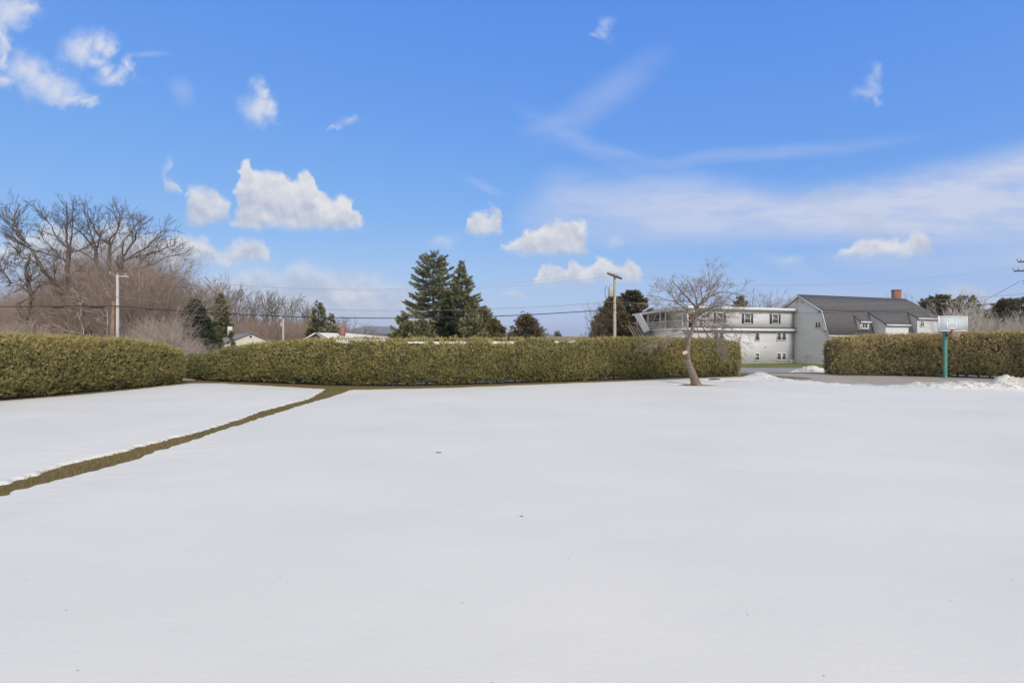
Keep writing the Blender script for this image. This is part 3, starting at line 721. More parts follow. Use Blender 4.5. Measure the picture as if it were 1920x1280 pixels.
guided_tree('bare_tree', 'wide bare tree whose limbs arch out to the right above the brown brush',
    [([(226, G_), (222, 560), (223, 510), (230, 480)], 0.28, 0.17, False), ([(230, 480), (252, 447), (260, 428), (267, 404)], 0.12, 0.03, True),
     ([(228, 490), (241, 485), (273, 480), (306, 469), (330, 461)], 0.11, 0.03, True), ([(240, 484), (262, 470), (280, 452), (291, 437), (311, 430)], 0.10, 0.03, True),
     ([(224, 510), (262, 500), (291, 492), (311, 478), (337, 476)], 0.10, 0.03, True), ([(223, 520), (255, 530), (290, 525), (325, 515)], 0.09, 0.03, True),
     ([(230, 480), (236, 455), (240, 430), (248, 408)], 0.10, 0.03, True), ([(223, 530), (260, 550), (300, 548), (330, 530)], 0.08, 0.03, True),
     ([(224, 500), (245, 505), (270, 470), (285, 470)], 0.08, 0.03, True)], 50, 104, (224, G_), side_len=1.2, side_n=10)
guided_tree('bare_tree', 'broken-topped bare tree at the far left edge of the view',
    [([(38, G_), (36, 590), (26, 548), (13, 513), (4, 491), (9, 478)], 0.24, 0.10, True), ([(26, 548), (45, 520), (60, 505), (74, 500)], 0.08, 0.03, True),
     ([(20, 530), (0, 520), (-15, 500), (-22, 480)], 0.10, 0.03, True), ([(30, 570), (55, 555), (70, 535), (85, 530)], 0.06, 0.02, True),
     ([(8, 500), (20, 490), (28, 495), (40, 505)], 0.05, 0.02, True)], 44, 105, (38, G_), side_len=0.9)
guided_tree('dead_branches', 'bleached pale crooked dead branches in the brush left of the pale pole',
    [([(163, G_), (158, 625), (150, 600), (146, 585)], 0.05, 0.03, False), ([(150, 600), (155, 575), (152, 560), (147, 548)], 0.035, 0.012, True),
     ([(146, 585), (138, 592), (130, 596), (122, 604)], 0.03, 0.012, True), ([(158, 625), (140, 622), (120, 612), (108, 596)], 0.035, 0.012, True),
     ], 43, 106, (163, G_), mat=M['bark_birch'], side_n=3, side_len=0.7, cat='dead branches', maxlev=2)
guided_tree('dead_branches', 'slim bleached dead stem just left of the reddish snag',
    [([(200, G_), (201, 630), (203, 600), (201, 580)], 0.06, 0.03, False), ([(201, 590), (192, 600), (180, 606), (168, 606)], 0.03, 0.012, True)], 43, 107, (200, G_), mat=M['bark_birch'], side_n=3, side_len=0.7, cat='dead branches', maxlev=2)
# torn orange snag behind the pole
org = sky_pt(213, 655, 42.0); org[2] = float(gz(org[0], org[1]))
root = empty('snag', tuple(org), label='dead reddish snag with a torn orange top beside the pale pole', cat='dead tree')
mb = MB(); q = np.array([sky_pt(213, 698, 42.0), sky_pt(213, 600, 42.0), sky_pt(214, 575, 42.0), sky_pt(212, 562, 42.0)]) - org
mb.tubes(q[None], np.array([[0.26, 0.20, 0.17, 0.10]]), sides=9); mb.build('trunk', M['orangewood'], root, smooth=True)
mb = MB(); mb.beam(sky_pt(199, 546, 41.8) - org, sky_pt(213, 563, 41.9) - org, 0.16, 0.05); mb.beam(sky_pt(201, 551, 41.7) - org, sky_pt(212, 562, 41.8) - org, 0.08, 0.05); mb.build('torn_limb', M['orangewood'], root)

# dense bare shrubs (brush) under them
SHR = dict(wig=0.12, up=(0.03, 0.02, 0.02), n=(6, 5, 4), tmin=0.15, ang=(0.3, 0.8), len=(0.5, 0.8), rmin=0.007, fork=2)
def shrub_proto(seed, H, W, stems, mat, maxlev=3, r=0.035, rmin=0.007):
    rg = np.random.default_rng(seed); out = []; prm = dict(SHR, rmin=rmin)
    for _ in range(stems):
        a = rg.uniform(0, 2 * PI); lean = rg.uniform(0.05, 0.9) * W / H
        d = norm(np.array([math.cos(a) * lean, math.sin(a) * lean, 1.0])); p = np.array([math.cos(a) * 0.25, math.sin(a) * 0.25, -0.1]) * rg.uniform(0.2, 1.4)
        grow(out, rg, p, d, H * rg.uniform(0.38, 0.55), r * rg.uniform(0.7, 1.3), 0, maxlev, prm)
    root = empty('bare_shrub', (0, 0, 0), cat='shrub')
    split_tree(root, out, mat, mat, r * 0.75)
    return root
def nametree(root, nm):
    root.name = nm
    return root
sh = [shrub_proto(201, 8.2, 5.2, 20, M['twig_brown']), shrub_proto(202, 7.2, 5.0, 20, M['twig_brown']), shrub_proto(203, 4.6, 4.2, 16, M['twig_pale'], r=0.03)]
spots = [(0, 118, 47.5, 1.15), (1, 158, 47, 1.2), (0, 196, 48, 1.35), (1, 236, 47.5, 1.45), (0, 272, 48.5, 1.3), (0, 215, 56, 1.5), (0, 250, 57, 1.5), (0, 95, 54, 1.0), (1, 130, 52, 1.0), (0, 165, 56, 1.05), (1, 200, 54, 1.15), (0, 235, 55, 1.1), (1, 268, 53, 1.1), (0, 298, 56, 1.0), (1, 52, 50, 0.85), (1, 20, 52, 0.8),
         (0, 296, 60, 1.0), (0, 150, 62, 1.55), (1, 205, 61, 1.75), (0, 255, 62, 1.75), (1, 105, 60, 1.3), (1, 5, 60, 1.25), (0, 60, 62, 1.1), (1, 276, 63, 1.6), (0, 180, 65, 1.75), (1, 232, 65, 1.8), (0, 128, 66, 1.5),
         (2, 288, 42, 1.0), (2, 318, 40, 0.95), (2, 250, 43, 0.95), (2, 356, 36, 0.50), (2, 384, 37, 0.46), (2, 332, 44, 0.75), (2, 15, 36, 0.8), (2, 70, 38, 0.8)]
ordn = ['first', 'second', 'third', 'fourth', 'fifth', 'sixth', 'seventh', 'eighth', 'ninth', 'tenth', 'eleventh', 'twelfth', 'thirteenth', 'fourteenth', 'fifteenth', 'sixteenth', 'seventeenth', 'eighteenth', 'nineteenth', 'twentieth', 'twenty-first', 'twenty-second', 'twenty-third', 'twenty-fourth', 'twenty-fifth', 'twenty-sixth', 'twenty-seventh', 'twenty-eighth']
rgs = np.random.default_rng(55); usedp = set(); 
rows_ = {}
for k, (kind, px_, Y_, sc) in enumerate(spots):
    row = 'pale' if kind == 2 else ('back' if Y_ >= 59.5 or Y_ == 58 else 'front')
    rows_.setdefault(row, []).append((px_, k))
lab = {}
for row, l in rows_.items():
    for j, (px_, k) in enumerate(sorted(l)):
        lab[k] = {'pale': 'pale-twigged bare shrub just beyond the left hedge, %s pale one from left', 'back': 'tall brown brush in the rear row beyond the left hedge, %s from left',
                  'front': 'brown bare shrub under the big bare trees, %s from left, nearer row'}[row] % ordn[j]
for k, (kind, px_, Y_, sc) in enumerate(spots):
    x = (px_ - 960) / 960 * Y_; loc = (x, Y_, float(gz(x, Y_)))
    if kind not in usedp:
        usedp.add(kind); r_ = sh[kind]; r_.location = loc; r_.rotation_euler = (0, 0, rgs.uniform(0, 6.28)); r_.scale = (sc, sc, sc); r_['label'] = lab[k]; r_['group'] = 'bare shrubs beyond the left hedge'
    else:
        copy_tree(sh[kind], loc, rgs.uniform(0, 6.28), (sc * rgs.uniform(0.9, 1.1), sc * rgs.uniform(0.9, 1.1), sc), lab[k], 'bare shrubs beyond the left hedge')

# distant treeline
FAR = dict(wig=0.06, up=(0.05, 0.06, 0.05, 0.04), n=(5, 5, 4, 2), tmin=0.3, ang=(0.25, 0.66), len=(0.5, 0.78), rmin=0.022, fork=2)
def far_proto(seed, H, mat, maxlev=4, r=0.20, name='bare_tree', spread=1.0, rmin=0.022):
    rg = np.random.default_rng(seed); out = []; prm = dict(FAR, ang=(0.25 * spread, 0.65 * spread), rmin=rmin)
    grow(out, rg, np.array([0, 0, -0.2]), np.array([rg.normal(0, 0.04), rg.normal(0, 0.04), 1.0]), H * 0.42, r, 0, maxlev, prm)
    root = empty(name, (0, 0, 0), cat='tree'); split_tree(root, out, mat, mat, 0.06)
    return root, float(np.percentile([o[0][-1, 2] for o in out], 97))
fp = [far_proto(301 + k, 15, M['bark_far'], r=0.30, spread=1.45, rmin=0.048) for k in range(5)]
line = [(318, 118, 540), (336, 125, 533), (352, 120, 538), (368, 128, 540), (386, 122, 528), (403, 126, 524), (420, 118, 526), (436, 130, 538), (452, 124, 545), (464, 120, 541), (480, 126, 548),
        (496, 122, 545), (512, 128, 550), (526, 120, 556), (556, 130, 566), (570, 124, 563), (584, 135, 575), (618, 132, 596), (645, 140, 592), (660, 135, 598), (682, 170, 606), (700, 180, 612),
        (425, 142, 540), (345, 145, 548)]
line.sort()
usedf = set()
for k, (px_, Y_, ty) in enumerate(line):
    q = k % 5; proto, ph = fp[q]; x = (px_ - 960) / 960 * Y_; g = float(gz(x, Y_)); H = CAM_H + (640 - ty) / 960 * Y_ - g; sc = H / ph
    lb = 'bare tree in the far treeline beyond the houses, %s from left' % ordn[k]
    if q not in usedf:
        usedf.add(q); proto.location = (x, Y_, g); proto.scale = (sc, sc, sc); proto.rotation_euler = (0, 0, rgs.uniform(0, 6.28)); proto['label'] = lb; proto['group'] = 'bare trees of the far treeline'
    else:
        copy_tree(proto, (x, Y_, g), rgs.uniform(0, 6.28), (sc * rgs.uniform(0.8, 1.1), sc * rgs.uniform(0.8, 1.1), sc), lb, 'bare trees of the far treeline')
# undergrowth: far thicket nobody could count
mb = MB(); N = 26000; px_ = rgs.uniform(-30, 740, N); Y_ = rgs.uniform(100, 135, N)
top = np.interp(px_, [-30, 300, 330, 420, 540, 600, 640, 690, 740], [560, 575, 585, 594, 598, 604, 612, 621, 626]) + 10 * fbm(px_ / 18, px_ * 0, seed=91) 
x = (px_ - 960) / 960 * Y_; g = gz(x, Y_); Ht = (CAM_H + (640 - top) / 960 * Y_ - g) * rgs.uniform(0.35, 1.0, N)
lean = rgs.normal(0, 0.16, (N, 2)); z0 = g + Ht * rgs.uniform(0, 0.6, N)
P = np.stack([np.stack([x, Y_, z0], -1), np.stack([x + lean[:, 0] * Ht * 0.5, Y_ + lean[:, 1] * Ht * 0.5, (z0 + g + Ht) / 2], -1), np.stack([x + lean[:, 0] * Ht * 1.1, Y_ + lean[:, 1] * Ht, g + Ht], -1)], 1)
R = np.stack([rgs.uniform(0.02, 0.06, N)] * 3, 1) * np.array([1, 0.8, 0.3]); mb.tubes(P, R, sides=3)
tag(mb.build('thicket', M['twig_red']), 'reddish-brown undergrowth of bare saplings along the far treeline', 'undergrowth', kind='stuff')

# ------------------------------------------------------------------ conifers
def spruce(seed, H, R, mat, nb=90, z0=0.06, airy=0.5, per=70, upturn=0.25, droop=-0.25, name='spruce_tree', power=0.85, Lsp=0.42, trunk=0.22, flat_top=0.0):
    rg = np.random.default_rng(seed); root = empty(name, (0, 0, 0), cat='tree')
    tb = MB(); zz = np.linspace(-0.2, H * 0.97, 9); tb.tubes(np.stack([0.08 * np.sin(zz), 0.06 * np.cos(zz * 1.3), zz], -1)[None], np.linspace(trunk, 0.03, 9)[None], sides=7)
    bP, bR = [], []; fb = MB()
    for k in range(nb):
        f = (k + rg.uniform(0, 1)) / nb; z = H * (z0 + (1 - z0) * f ** 0.9); prof = max((1 - (z / H) * (1 - flat_top)) ** power, 0.03)
        L = R * prof * rg.uniform(1 - airy, 1.08); a = rg.uniform(0, 2 * PI)
        o = np.array([math.cos(a), math.sin(a), 0.0]); side = np.array([-o[1], o[0], 0.0])
        t = np.linspace(0, 1, 5); dz = L * (droop * t + (upturn - droop * 0.6) * t ** 2.2) + L * 0.3 * max(0, (z / H - 0.7)) * t * 3
        pts = o[None] * (t * L)[:, None] + side[None] * (rg.normal(0, 0.06) * L * t ** 2)[:, None]; pts[:, 2] = z + dz
        bP.append(pts); bR.append(np.linspace(max(0.012, L * 0.016), 0.008, 5))
        n = int(per * max(L, 0.35) ** 1.25)
        tt = rg.uniform(0.15, 1.0, n) ** 0.8; u = rg.normal(0, 0.5, n) * (0.30 * L * (1.08 - tt) + 0.10)
        c = np.stack([np.interp(tt, t, pts[:, q]) for q in range(3)], -1) + side[None] * u[:, None]; c[:, 2] += -np.abs(u) * 0.25 - rg.uniform(0, 0.16, n) * (0.5 + 0.4 * L / R)
        d = o[None] * rg.uniform(0.4, 1.0, n)[:, None] + side[None] * (np.sign(u) * rg.uniform(0.1, 0.9, n))[:, None] + rg.normal(0, 0.25, (n, 3)) + np.array([0, 0, 0.05])
        l = rg.uniform(0.6, 1.1, n) * Lsp; sprays(fb, c, d, l, l * 0.26, np.clip(0.35 + rg.normal(0, 0.2, n) + 0.25 * (tt - 0.5) + rg.normal(0, 0.12), 0, 1), 2, 0.35, rg)
    tb.tubes(np.array(bP), np.array(bR), sides=4)
    tb.build('trunk', M['bark_dark'], root, smooth=True); fb.build('crown', mat, root, tint=True)
    return root
def clumpy(seed, prof, H, R, mat, nclump, per, name='cedar_tree', Lsp=0.35, cs=0.45, trunk=0.16, updir=0.7):
    """dense upright evergreen: leaf clumps through the crown; prof(t) gives the radius share at height share t"""
    rg = np.random.default_rng(seed); root = empty(name, (0, 0, 0), cat='tree'); fb = MB(); tb = MB()
    zz = np.linspace(-0.2, H * 0.9, 6); tb.tubes(np.stack([zz * 0, zz * 0, zz], -1)[None], np.linspace(trunk, 0.02, 6)[None], sides=7)
    bP = []
    for k in range(nclump):
        t = rg.uniform(0.02, 1.0); r = R * prof(t) * math.sqrt(rg.uniform(0.12, 1.15)); a = rg.uniform(0, 2 * PI)
        c = np.array([math.cos(a) * r, math.sin(a) * r, H * t]); o = np.array([math.cos(a), math.sin(a), updir])
        bP.append(np.array([[0, 0, max(0.1, c[2] - r * 0.9)], [c[0] * 0.5, c[1] * 0.5, c[2] - r * 0.35], c]))
        s = cs * rg.uniform(0.5, 1.2); pp = c + rg.normal(0, 1, (per, 3)) * np.array([s * 0.6, s * 0.6, s * 0.8]) * 0.6
        d = o + 0.8 * rg.normal(size=(per, 3)); l = rg.uniform(0.6, 1.1, per) * Lsp
        sprays(fb, pp, d, l, l * 0.33, np.clip(0.4 + rg.normal(0, 0.16) + rg.normal(0, 0.16, per), 0, 1), 2, 0.5, rg)
    tb.tubes(np.array(bP), np.full((len(bP), 3), 0.02) * np.array([1.5, 1, 0.5]), sides=3)
    tb.build('trunk', M['bark_dark'], root, smooth=True); fb.build('crown', mat, root, tint=True)
    return root
def place(root, px_, Y_, label, top=None, H=None, rz=0.0, sxy=1.0, group=None):
    x = (px_ - 960) / 960 * Y_; g = float(gz(x, Y_)); root.location = (x, Y_, g); root.rotation_euler = (0, 0, rz)
    if top is not None:
        sc = (CAM_H + (640 - top) / 960 * Y_ - g) / H; root.scale = (sc * sxy, sc * sxy, sc)
    root['label'] = label
    if group: root['group'] = group
    return root

place(spruce(401, 15, 6.0, M['spruce'], nb=230, airy=0.5, per=40, power=0.60, Lsp=0.36, trunk=0.28, flat_top=0.12), 812, 68, 'tall airy spruce, left and taller of the big pair behind the hedge', 481, 15, 0.6)
place(spruce(402, 14, 6.4, M['spruce'], nb=260, airy=0.40, per=44, power=0.90, Lsp=0.36, trunk=0.26, flat_top=0.0), 866, 66, 'tall pointed spruce, the right and denser of the big pair behind the hedge', 489, 14, 2.0)
place(spruce(403, 8, 2.5, M['pine'], nb=90, airy=0.25, per=110, power=0.7, Lsp=0.4), 838, 60, 'shorter dense dark conifer filling the gap between the two tall spruces', 560, 8, 1.0)
dome = lambda t: (max(0.0, 1 - t ** 2.2)) ** 0.5
cone = lambda t: max(0.0, 1 - t) ** 0.75 * min(1, 0.75 + t * 2)
egg = lambda t: max(0.0, 1 - t ** 1.7) ** 0.75
SB = [(758, 590, 58, 'low spreading conifer at the left foot of the tall spruces'), (792, 600, 56, 'dark low conifer below the left tall spruce'), (884, 590, 57, 'dark bushy conifer below the right tall spruce'), (905, 575, 62, 'conifer with an upswept branch at the right foot of the tall spruces')]
for k, (px_, ty, Y_, lb) in enumerate(SB):
    place(spruce(410 + k, 5, 2.5, M['spruce'], nb=52, airy=0.3, per=110, power=0.6, Lsp=0.38, upturn=0.5, droop=-0.1), px_, Y_, lb, ty, 5, k * 1.3, 0.95)
place(clumpy(420, egg, 4.5, 1.9, M['cedar_g'], 120, 60), 926, 60, 'brownish green cedar just right of the tall spruces', 603, 4.5, 0, 1.0)
place(clumpy(421, egg, 4.8, 2.2, M['cedar'], 150, 55), 986, 58, 'lone cone-shaped olive brown cedar beyond the hedge centre', 597, 4.8, 0, 1.2)
place(clumpy(422, egg, 9, 3.0, M['cedar'], 300, 60, cs=0.6), 1148, 74, 'broad rust-brown cedar left of the utility pole', 562, 9, 0, 1.25)
place(spruce(424, 9, 3.0, M['cedar'], nb=150, airy=0.25, per=90, power=0.55, Lsp=0.4, upturn=0.45, droop=0.1, name='cedar_tree'), 1184, 79, 'tall rusty green cedar with a feathered top, right of the utility pole', 545, 9, 0, 1.35)
place(spruce(425, 6, 1.8, M['cedar'], nb=60, airy=0.3, per=80, power=0.6, upturn=0.4, droop=0.1, name='cedar_tree'), 1386, 95, 'small brown conifer top showing above the white building roof', 556, 6)
place(clumpy(426, egg, 6.5, 2.3, M['pine'], 260, 60, name='pine_tree', Lsp=0.3, cs=0.5), 366, 52, 'rounded dark green pine at the left end of the white house', 571, 6.5, 0, 1.0)
place(spruce(427, 8, 2.7, M['spruce'], nb=90, airy=0.2, per=60, power=0.8, Lsp=0.45, droop=-0.1, upturn=0.3), 413, 90, 'spruce rising behind the white gabled house', 550, 8)
place(spruce(428, 8, 2.7, M['spruce'], nb=90, airy=0.3, per=55, power=0.75, Lsp=0.45, droop=-0.05, upturn=0.35), 597, 88, 'pointed spruce behind the snowy-roofed grey house', 566, 8)
place(spruce(429, 6, 1.9, M['spruce'], nb=60, airy=0.3, per=60, power=0.75, Lsp=0.4), 621, 92, 'small spruce just right of the pointed spruce behind the grey house', 588, 6)
for k, (px_, Y_, ty, lb) in enumerate([(404, 68, 618, 'first slim columnar evergreen by the red door of the white house'), (412, 67.5, 614, 'second and tallest slim columnar evergreen before the white house'), (433, 67, 622, 'third slim columnar evergreen, against the white house corner')]):
    place(clumpy(430 + k, lambda t: min(1, (1 - t) * 3) ** 0.6, 3.5, 0.27, M['cedar_g'], 60, 40, Lsp=0.16, cs=0.2, trunk=0.06, name='columnar_evergreen'), px_, Y_, lb, ty, 3.5, group='slim evergreens before the white house')
for k, (px_, Y_, ty, lb) in enumerate([(1045, 95, 627, 'tiny round evergreen top on the skyline left of the bare tree'), (1054, 96, 629, 'tiny evergreen top on the skyline, right of its twin')]):
    place(clumpy(436 + k, egg, 3.5, 1.2, M['cedar_g'], 40, 30, trunk=0.06), px_, Y_, lb, ty, 3.5)
# right-hand background behind the tall hedge
for k, (px_, Y_, ty, w, lb) in enumerate([(1762, 95, 554, 1.1, 'rounded olive pine just right of the brick chimney'), (1742, 100, 560, 0.9, 'pine partly hidden behind the gambrel roof end'), (1812, 88, 556, 0.9, 'dark pine behind the white backboard with birches before it'), (1850, 98, 580, 1.2, 'low dark pine between the birches'), (1884, 90, 562, 1.0, 'dark pine left of the right-hand utility pole'), (1915, 92, 560, 1.2, 'dark pine behind the right-hand utility pole'), (1950, 88, 566, 1.2, 'dark pine beyond the right edge of the frame')]):
    place(spruce(440 + k, 8, 3.0, M['cedar_g'] if k % 3 < 2 else M['spruce'], nb=110, airy=0.3, per=75, power=0.42, Lsp=0.45, upturn=0.35, name='pine_tree'), px_, Y_, lb, ty, 8, k, w)
bp = [far_proto(321, 9, M['bark_birch'], r=0.13, name='birch_tree', spread=1.35, rmin=0.016), far_proto(322, 9, M['bark_birch'], r=0.13, name='birch_tree', spread=1.5, rmin=0.016)]
birches = [(1802, 61, 560), (1842, 58, 575), (1822, 68, 548), (1862, 66, 585), (1908, 64, 585), (1790, 66, 566), (1812, 63, 552), (1832, 64, 570), (1852, 62, 590), (1872, 60, 588), (1895, 62, 590), (1775, 70, 575), (1930, 60, 590)]
birches.sort(); ub = set()
for k, (px_, Y_, ty) in enumerate(birches):
    q = k % 2; proto, ph = bp[q]; x = (px_ - 960) / 960 * Y_; g = float(gz(x, Y_)); sc = (CAM_H + (640 - ty) / 960 * Y_ - g) / ph
    lb = 'pale-barked bare birch behind the right hedge, %s from the left' % ordn[k]
    if q not in ub: ub.add(q); proto.location = (x, Y_, g); proto.scale = (sc, sc, sc); proto['label'] = lb; proto['group'] = 'birches behind the right hedge'
    else: copy_tree(proto, (x, Y_, g), rgs.uniform(0, 6.28), (sc, sc, sc), lb, 'birches behind the right hedge')
# scrub below the birches
sp2 = [(1800, 56), (1826, 54), (1848, 56), (1866, 53), (1888, 55), (1910, 52), (1940, 54)]
for k, (px_, Y_) in enumerate(sp2):
    x = (px_ - 960) / 960 * Y_
    copy_tree(sh[2], (x, Y_, float(gz(x, Y_))), rgs.uniform(0, 6.28), (0.85, 0.85, rgs.uniform(0.9, 1.1)), 'pale bare shrub tangled below the birches, %s from the left' % ordn[k], 'bare shrubs below the birches')
# bare trees: left of cedar, behind building, right of chimney
r_, ph = far_proto(330, 8, M['bark_dark'], r=0.12, spread=1.3, rmin=0.014); place(r_, 1100, 58, 'small spreading bare tree left of the rust-brown cedar', 568, ph)
r_, ph = far_proto(331, 8, M['bark_far'], r=0.12, spread=1.5, rmin=0.018); place(r_, 1428, 92, 'thin bare tree above the flat roof, left of two', 546, ph, sxy=1.2)
r_, ph = far_proto(332, 8, M['bark_far'], r=0.12, spread=1.4, rmin=0.018); place(r_, 1460, 90, 'bare tree above the flat roof beside the barn gable', 551, ph, sxy=1.0)
r_, ph = far_proto(333, 8, M['bark_far'], r=0.12, spread=1.2, rmin=0.018); place(r_, 1722, 92, 'bare tree rising just right of the brick chimney', 548, ph, sxy=1.0)

# ------------------------------------------------------------------ the old fruit tree on the lawn
rg = np.random.default_rng(77); TY = 26.9
base = gp(1305, 722); torg = np.array([base[0], TY, 0.0])
tree = empty('fruit_tree', tuple(torg), label='gnarled leaning bare fruit tree with a sawn limb, alone on the snow', cat='tree')
def tp(x, y, dy=0.0): return sky_pt(x, y, TY + dy) - torg - np.array([0, 0, 0])
tr = np.array([tp(1309, 727), tp(1305, 720), tp(1299, 702), tp(1292, 684), tp(1287.5, 668), tp(1290, 650), tp(1292, 636), tp(1297, 620), tp(1303, 604), tp(1306, 585), tp(1308, 572)])
rr = np.array([0.36, 0.24, 0.195, 0.175, 0.165, 0.110, 0.095, 0.090, 0.095, 0.08, 0.05])
t2, s2 = resample(np.column_stack([tr, rr]), 0.11)
for _ in range(2): t2[1:-1] = (t2[:-2] + 2 * t2[1:-1] + t2[2:]) / 4
ns = 16; an = np.arange(ns) * 2 * PI / ns; V = []
for k, row in enumerate(t2):
    c, r = row[:3], row[3]
    kk = 1 + 0.26 * vnoise(np.cos(an) * 1.3 + 5, np.sin(an) * 1.3 + 9, np.full(ns, k * 0.22), seed=5) + 0.09 * vnoise(np.cos(an) * 4, np.sin(an) * 4, np.full(ns, k * 0.5), seed=6)
    if k < 3: kk = kk * (1 + 0.25 * (3 - k) / 3 * np.cos(an * 4 + 1))
    V.append(c[None] + (r * kk)[:, None] * np.stack([np.cos(an), np.sin(an), an * 0], -1))
V = np.array(V); n = len(V); i = np.arange(n - 1)[:, None] * ns + np.arange(ns)[None]; j = np.arange(n - 1)[:, None] * ns + (np.arange(ns)[None] + 1) % ns
mb = MB().add(V.reshape(-1, 3), np.stack([i, j, j + ns, i + ns], -1).reshape(-1, 4))
# stub of the sawn limb, a torn spur below it
stub_a = tp(1289, 671, 0.0); stub_b = tp(1284.5, 661, -0.30); sd = norm(stub_b - stub_a)
mb.disc_tube(stub_a, stub_b - sd * 0.01, 0.165, 0.14, 14)
mb.tubes(np.array([[tp(1290, 682, -0.05), tp(1284, 676, -0.12), tp(1282, 672, -0.14)]]), np.array([[0.07, 0.045, 0.012]]), sides=6)
mb.build('trunk', M['bark_apple'], tree, smooth=True)
mb = MB(); A = norm(np.cross(sd, [0, 0, 1])); B = np.cross(sd, A); ring = [stub_b + 0.125 * (math.cos(a) * A + math.sin(a) * B) * (1 + 0.08 * math.sin(2 * a)) for a in np.arange(18) * 2 * PI / 18]
mb.prism(ring, sd * 0.02); mb.build('saw_cut', M['cutwood'], tree)
out = []
AP = dict(wig=0.13, up=(0.0, 0.02, 0.03, 0.0), n=(4, 4, 4, 3), tmin=0.12, ang=(0.35, 0.95), len=(0.5, 0.85), rmin=0.0075)
def al(pts, r0, r1, sn=9, sl=0.62, lev=3, dj=0.3, tip=True):
    dy = np.cumsum(rg.normal(0, dj, len(pts))); dy[0] = 0
    add_limb(out, rg, np.array([tp(x, y, d) for (x, y), d in zip(pts, dy)]), r0, r1, AP, sn, sl, lev, tip, 0.2)
al([(1306, 580), (1296, 566), (1278, 548), (1262, 527)], 0.06, 0.014, 12)
al([(1300, 600), (1288, 580), (1265, 567), (1248, 560), (1227, 556)], 0.055, 0.012, 11)
al([(1270, 568), (1258, 553), (1245, 540), (1236, 536)], 0.03, 0.01, 6, 0.4)
al([(1307, 578), (1320, 560), (1334, 548), (1331, 527), (1328, 508)], 0.065, 0.014, 12)
al([(1332, 546), (1342, 530), (1348, 521)], 0.03, 0.008, 5, 0.4)
al([(1306, 575), (1306, 555), (1298, 540), (1290, 528)], 0.045, 0.012, 8)
al([(1312, 572), (1330, 556), (1355, 548), (1378, 550), (1392, 556)], 0.055, 0.010, 14, 0.6)
al([(1308, 590), (1326, 580), (1348, 572), (1370, 570), (1390, 578)], 0.05, 0.010, 14, 0.6)
al([(1305, 600), (1325, 602), (1346, 600), (1368, 592)], 0.045, 0.01, 12)
al([(1303, 605), (1285, 598), (1264, 598), (1240, 606), (1222, 612)], 0.045, 0.009, 12)
al([(1304, 590), (1280, 585), (1262, 575), (1240, 580)], 0.04, 0.009, 10)
al([(1302, 618), (1284, 625), (1262, 628), (1236, 636), (1214, 642)], 0.035, 0.008, 12, 0.5)
al([(1308, 612), (1328, 614), (1352, 622), (1375, 634)], 0.035, 0.008, 12, 0.5)
al([(1308, 580), (1318, 565), (1316, 545), (1310, 530)], 0.04, 0.01, 9)
for k in range(7):
    x0 = rg.uniform(1300, 1316); al([(x0, rg.uniform(572, 600)), (x0 + rg.uniform(-40, 45), rg.uniform(555, 600))], 0.022, 0.007, 7, 0.5, 3, 0.5)
# long drooping whips on the right and left
AP2 = dict(AP, up=(-0.03, -0.03, -0.04, -0.03), ang=(0.1, 0.45), wig=0.05, n=(3, 3, 3), rmin=0.0065)
def whip(pts, r0, sn, sl):
    dy = np.cumsum(rg.normal(0, 0.25, len(pts))); dy[0] = 0
    add_limb(out, rg, np.array([tp(x, y, d) for (x, y), d in zip(pts, dy)]), r0, 0.006, AP2, sn, sl, 3, True, 0.15)
whip([(1312, 606), (1326, 628), (1350, 650), (1376, 672), (1392, 690)], 0.034, 16, 0.42)
whip([(1312, 600), (1336, 622), (1356, 642), (1376, 655), (1390, 668)], 0.028, 16, 0.40)
whip([(1318, 600), (1346, 622), (1368, 630), (1388, 645)], 0.024, 14, 0.40)
whip([(1305, 612), (1316, 640), (1335, 652), (1352, 668)], 0.022, 12, 0.35)
whip([(1330, 600), (1358, 610), (1380, 612), (1398, 624)], 0.022, 12, 0.35)
whip([(1296, 622), (1270, 632), (1240, 642), (1215, 648), (1200, 650)], 0.022, 14, 0.35)
whip([(1298, 612), (1270, 616), (1245, 624), (1226, 640)], 0.022, 12, 0.35)
lo = [o for o in out if o[1][0] >= 0.02]; hi = [o for o in out if o[1][0] < 0.02]
mb = MB(); mb.tubes(np.array([o[0] for o in lo]), np.array([o[1] for o in lo]), sides=6); mb.build('limbs', M['bark_apple'], tree, smooth=True)
mb = MB(); mb.tubes(np.array([o[0] for o in hi]), np.array([o[1] for o in hi]), sides=3); mb.build('twigs', M['bark_twig'], tree)

# litter
def clod(name, label, px_, py_, r, cat, seed, flat=0.35, mat='debris', elong=2.0, z=0.06):
    rg = np.random.default_rng(seed); x, y = gp(px_, py_); n, mm = 12, 6; V = []
    for a in range(mm + 1):
        th = PI * a / mm
        for b_ in range(n):
            ph = b_ * 2 * PI / n; k = 1 + rg.uniform(-0.3, 0.3)
            V.append((r * elong * math.sin(th) * math.cos(ph) * k, r * math.sin(th) * math.sin(ph) * k, r * flat * math.cos(th)))
    F = [[a * n + b_, (a + 1) * n + b_, (a + 1) * n + (b_ + 1) % n, a * n + (b_ + 1) % n] for a in range(mm) for b_ in range(n)]
    o = MB().add(V, F).build(name, M[mat]); o.location = (x, y, z); return tag(o, label, cat)
clod('fallen_leaf', 'single dark dead leaf lying on the open snow near the centre', 822, 859, 0.03, 'leaf', 1, 0.3, z=0.115)
clod('fallen_leaf', 'faint flake of bark on the near snow right of centre', 978, 984, 0.010, 'leaf', 2, 0.3, z=0.115)
clod('dirt_clod', 'dark lump of turf on the snow just right of the fruit tree', 1340, 712.5, 0.16, 'turf', 3, 0.5, z=0.03, elong=2.2)

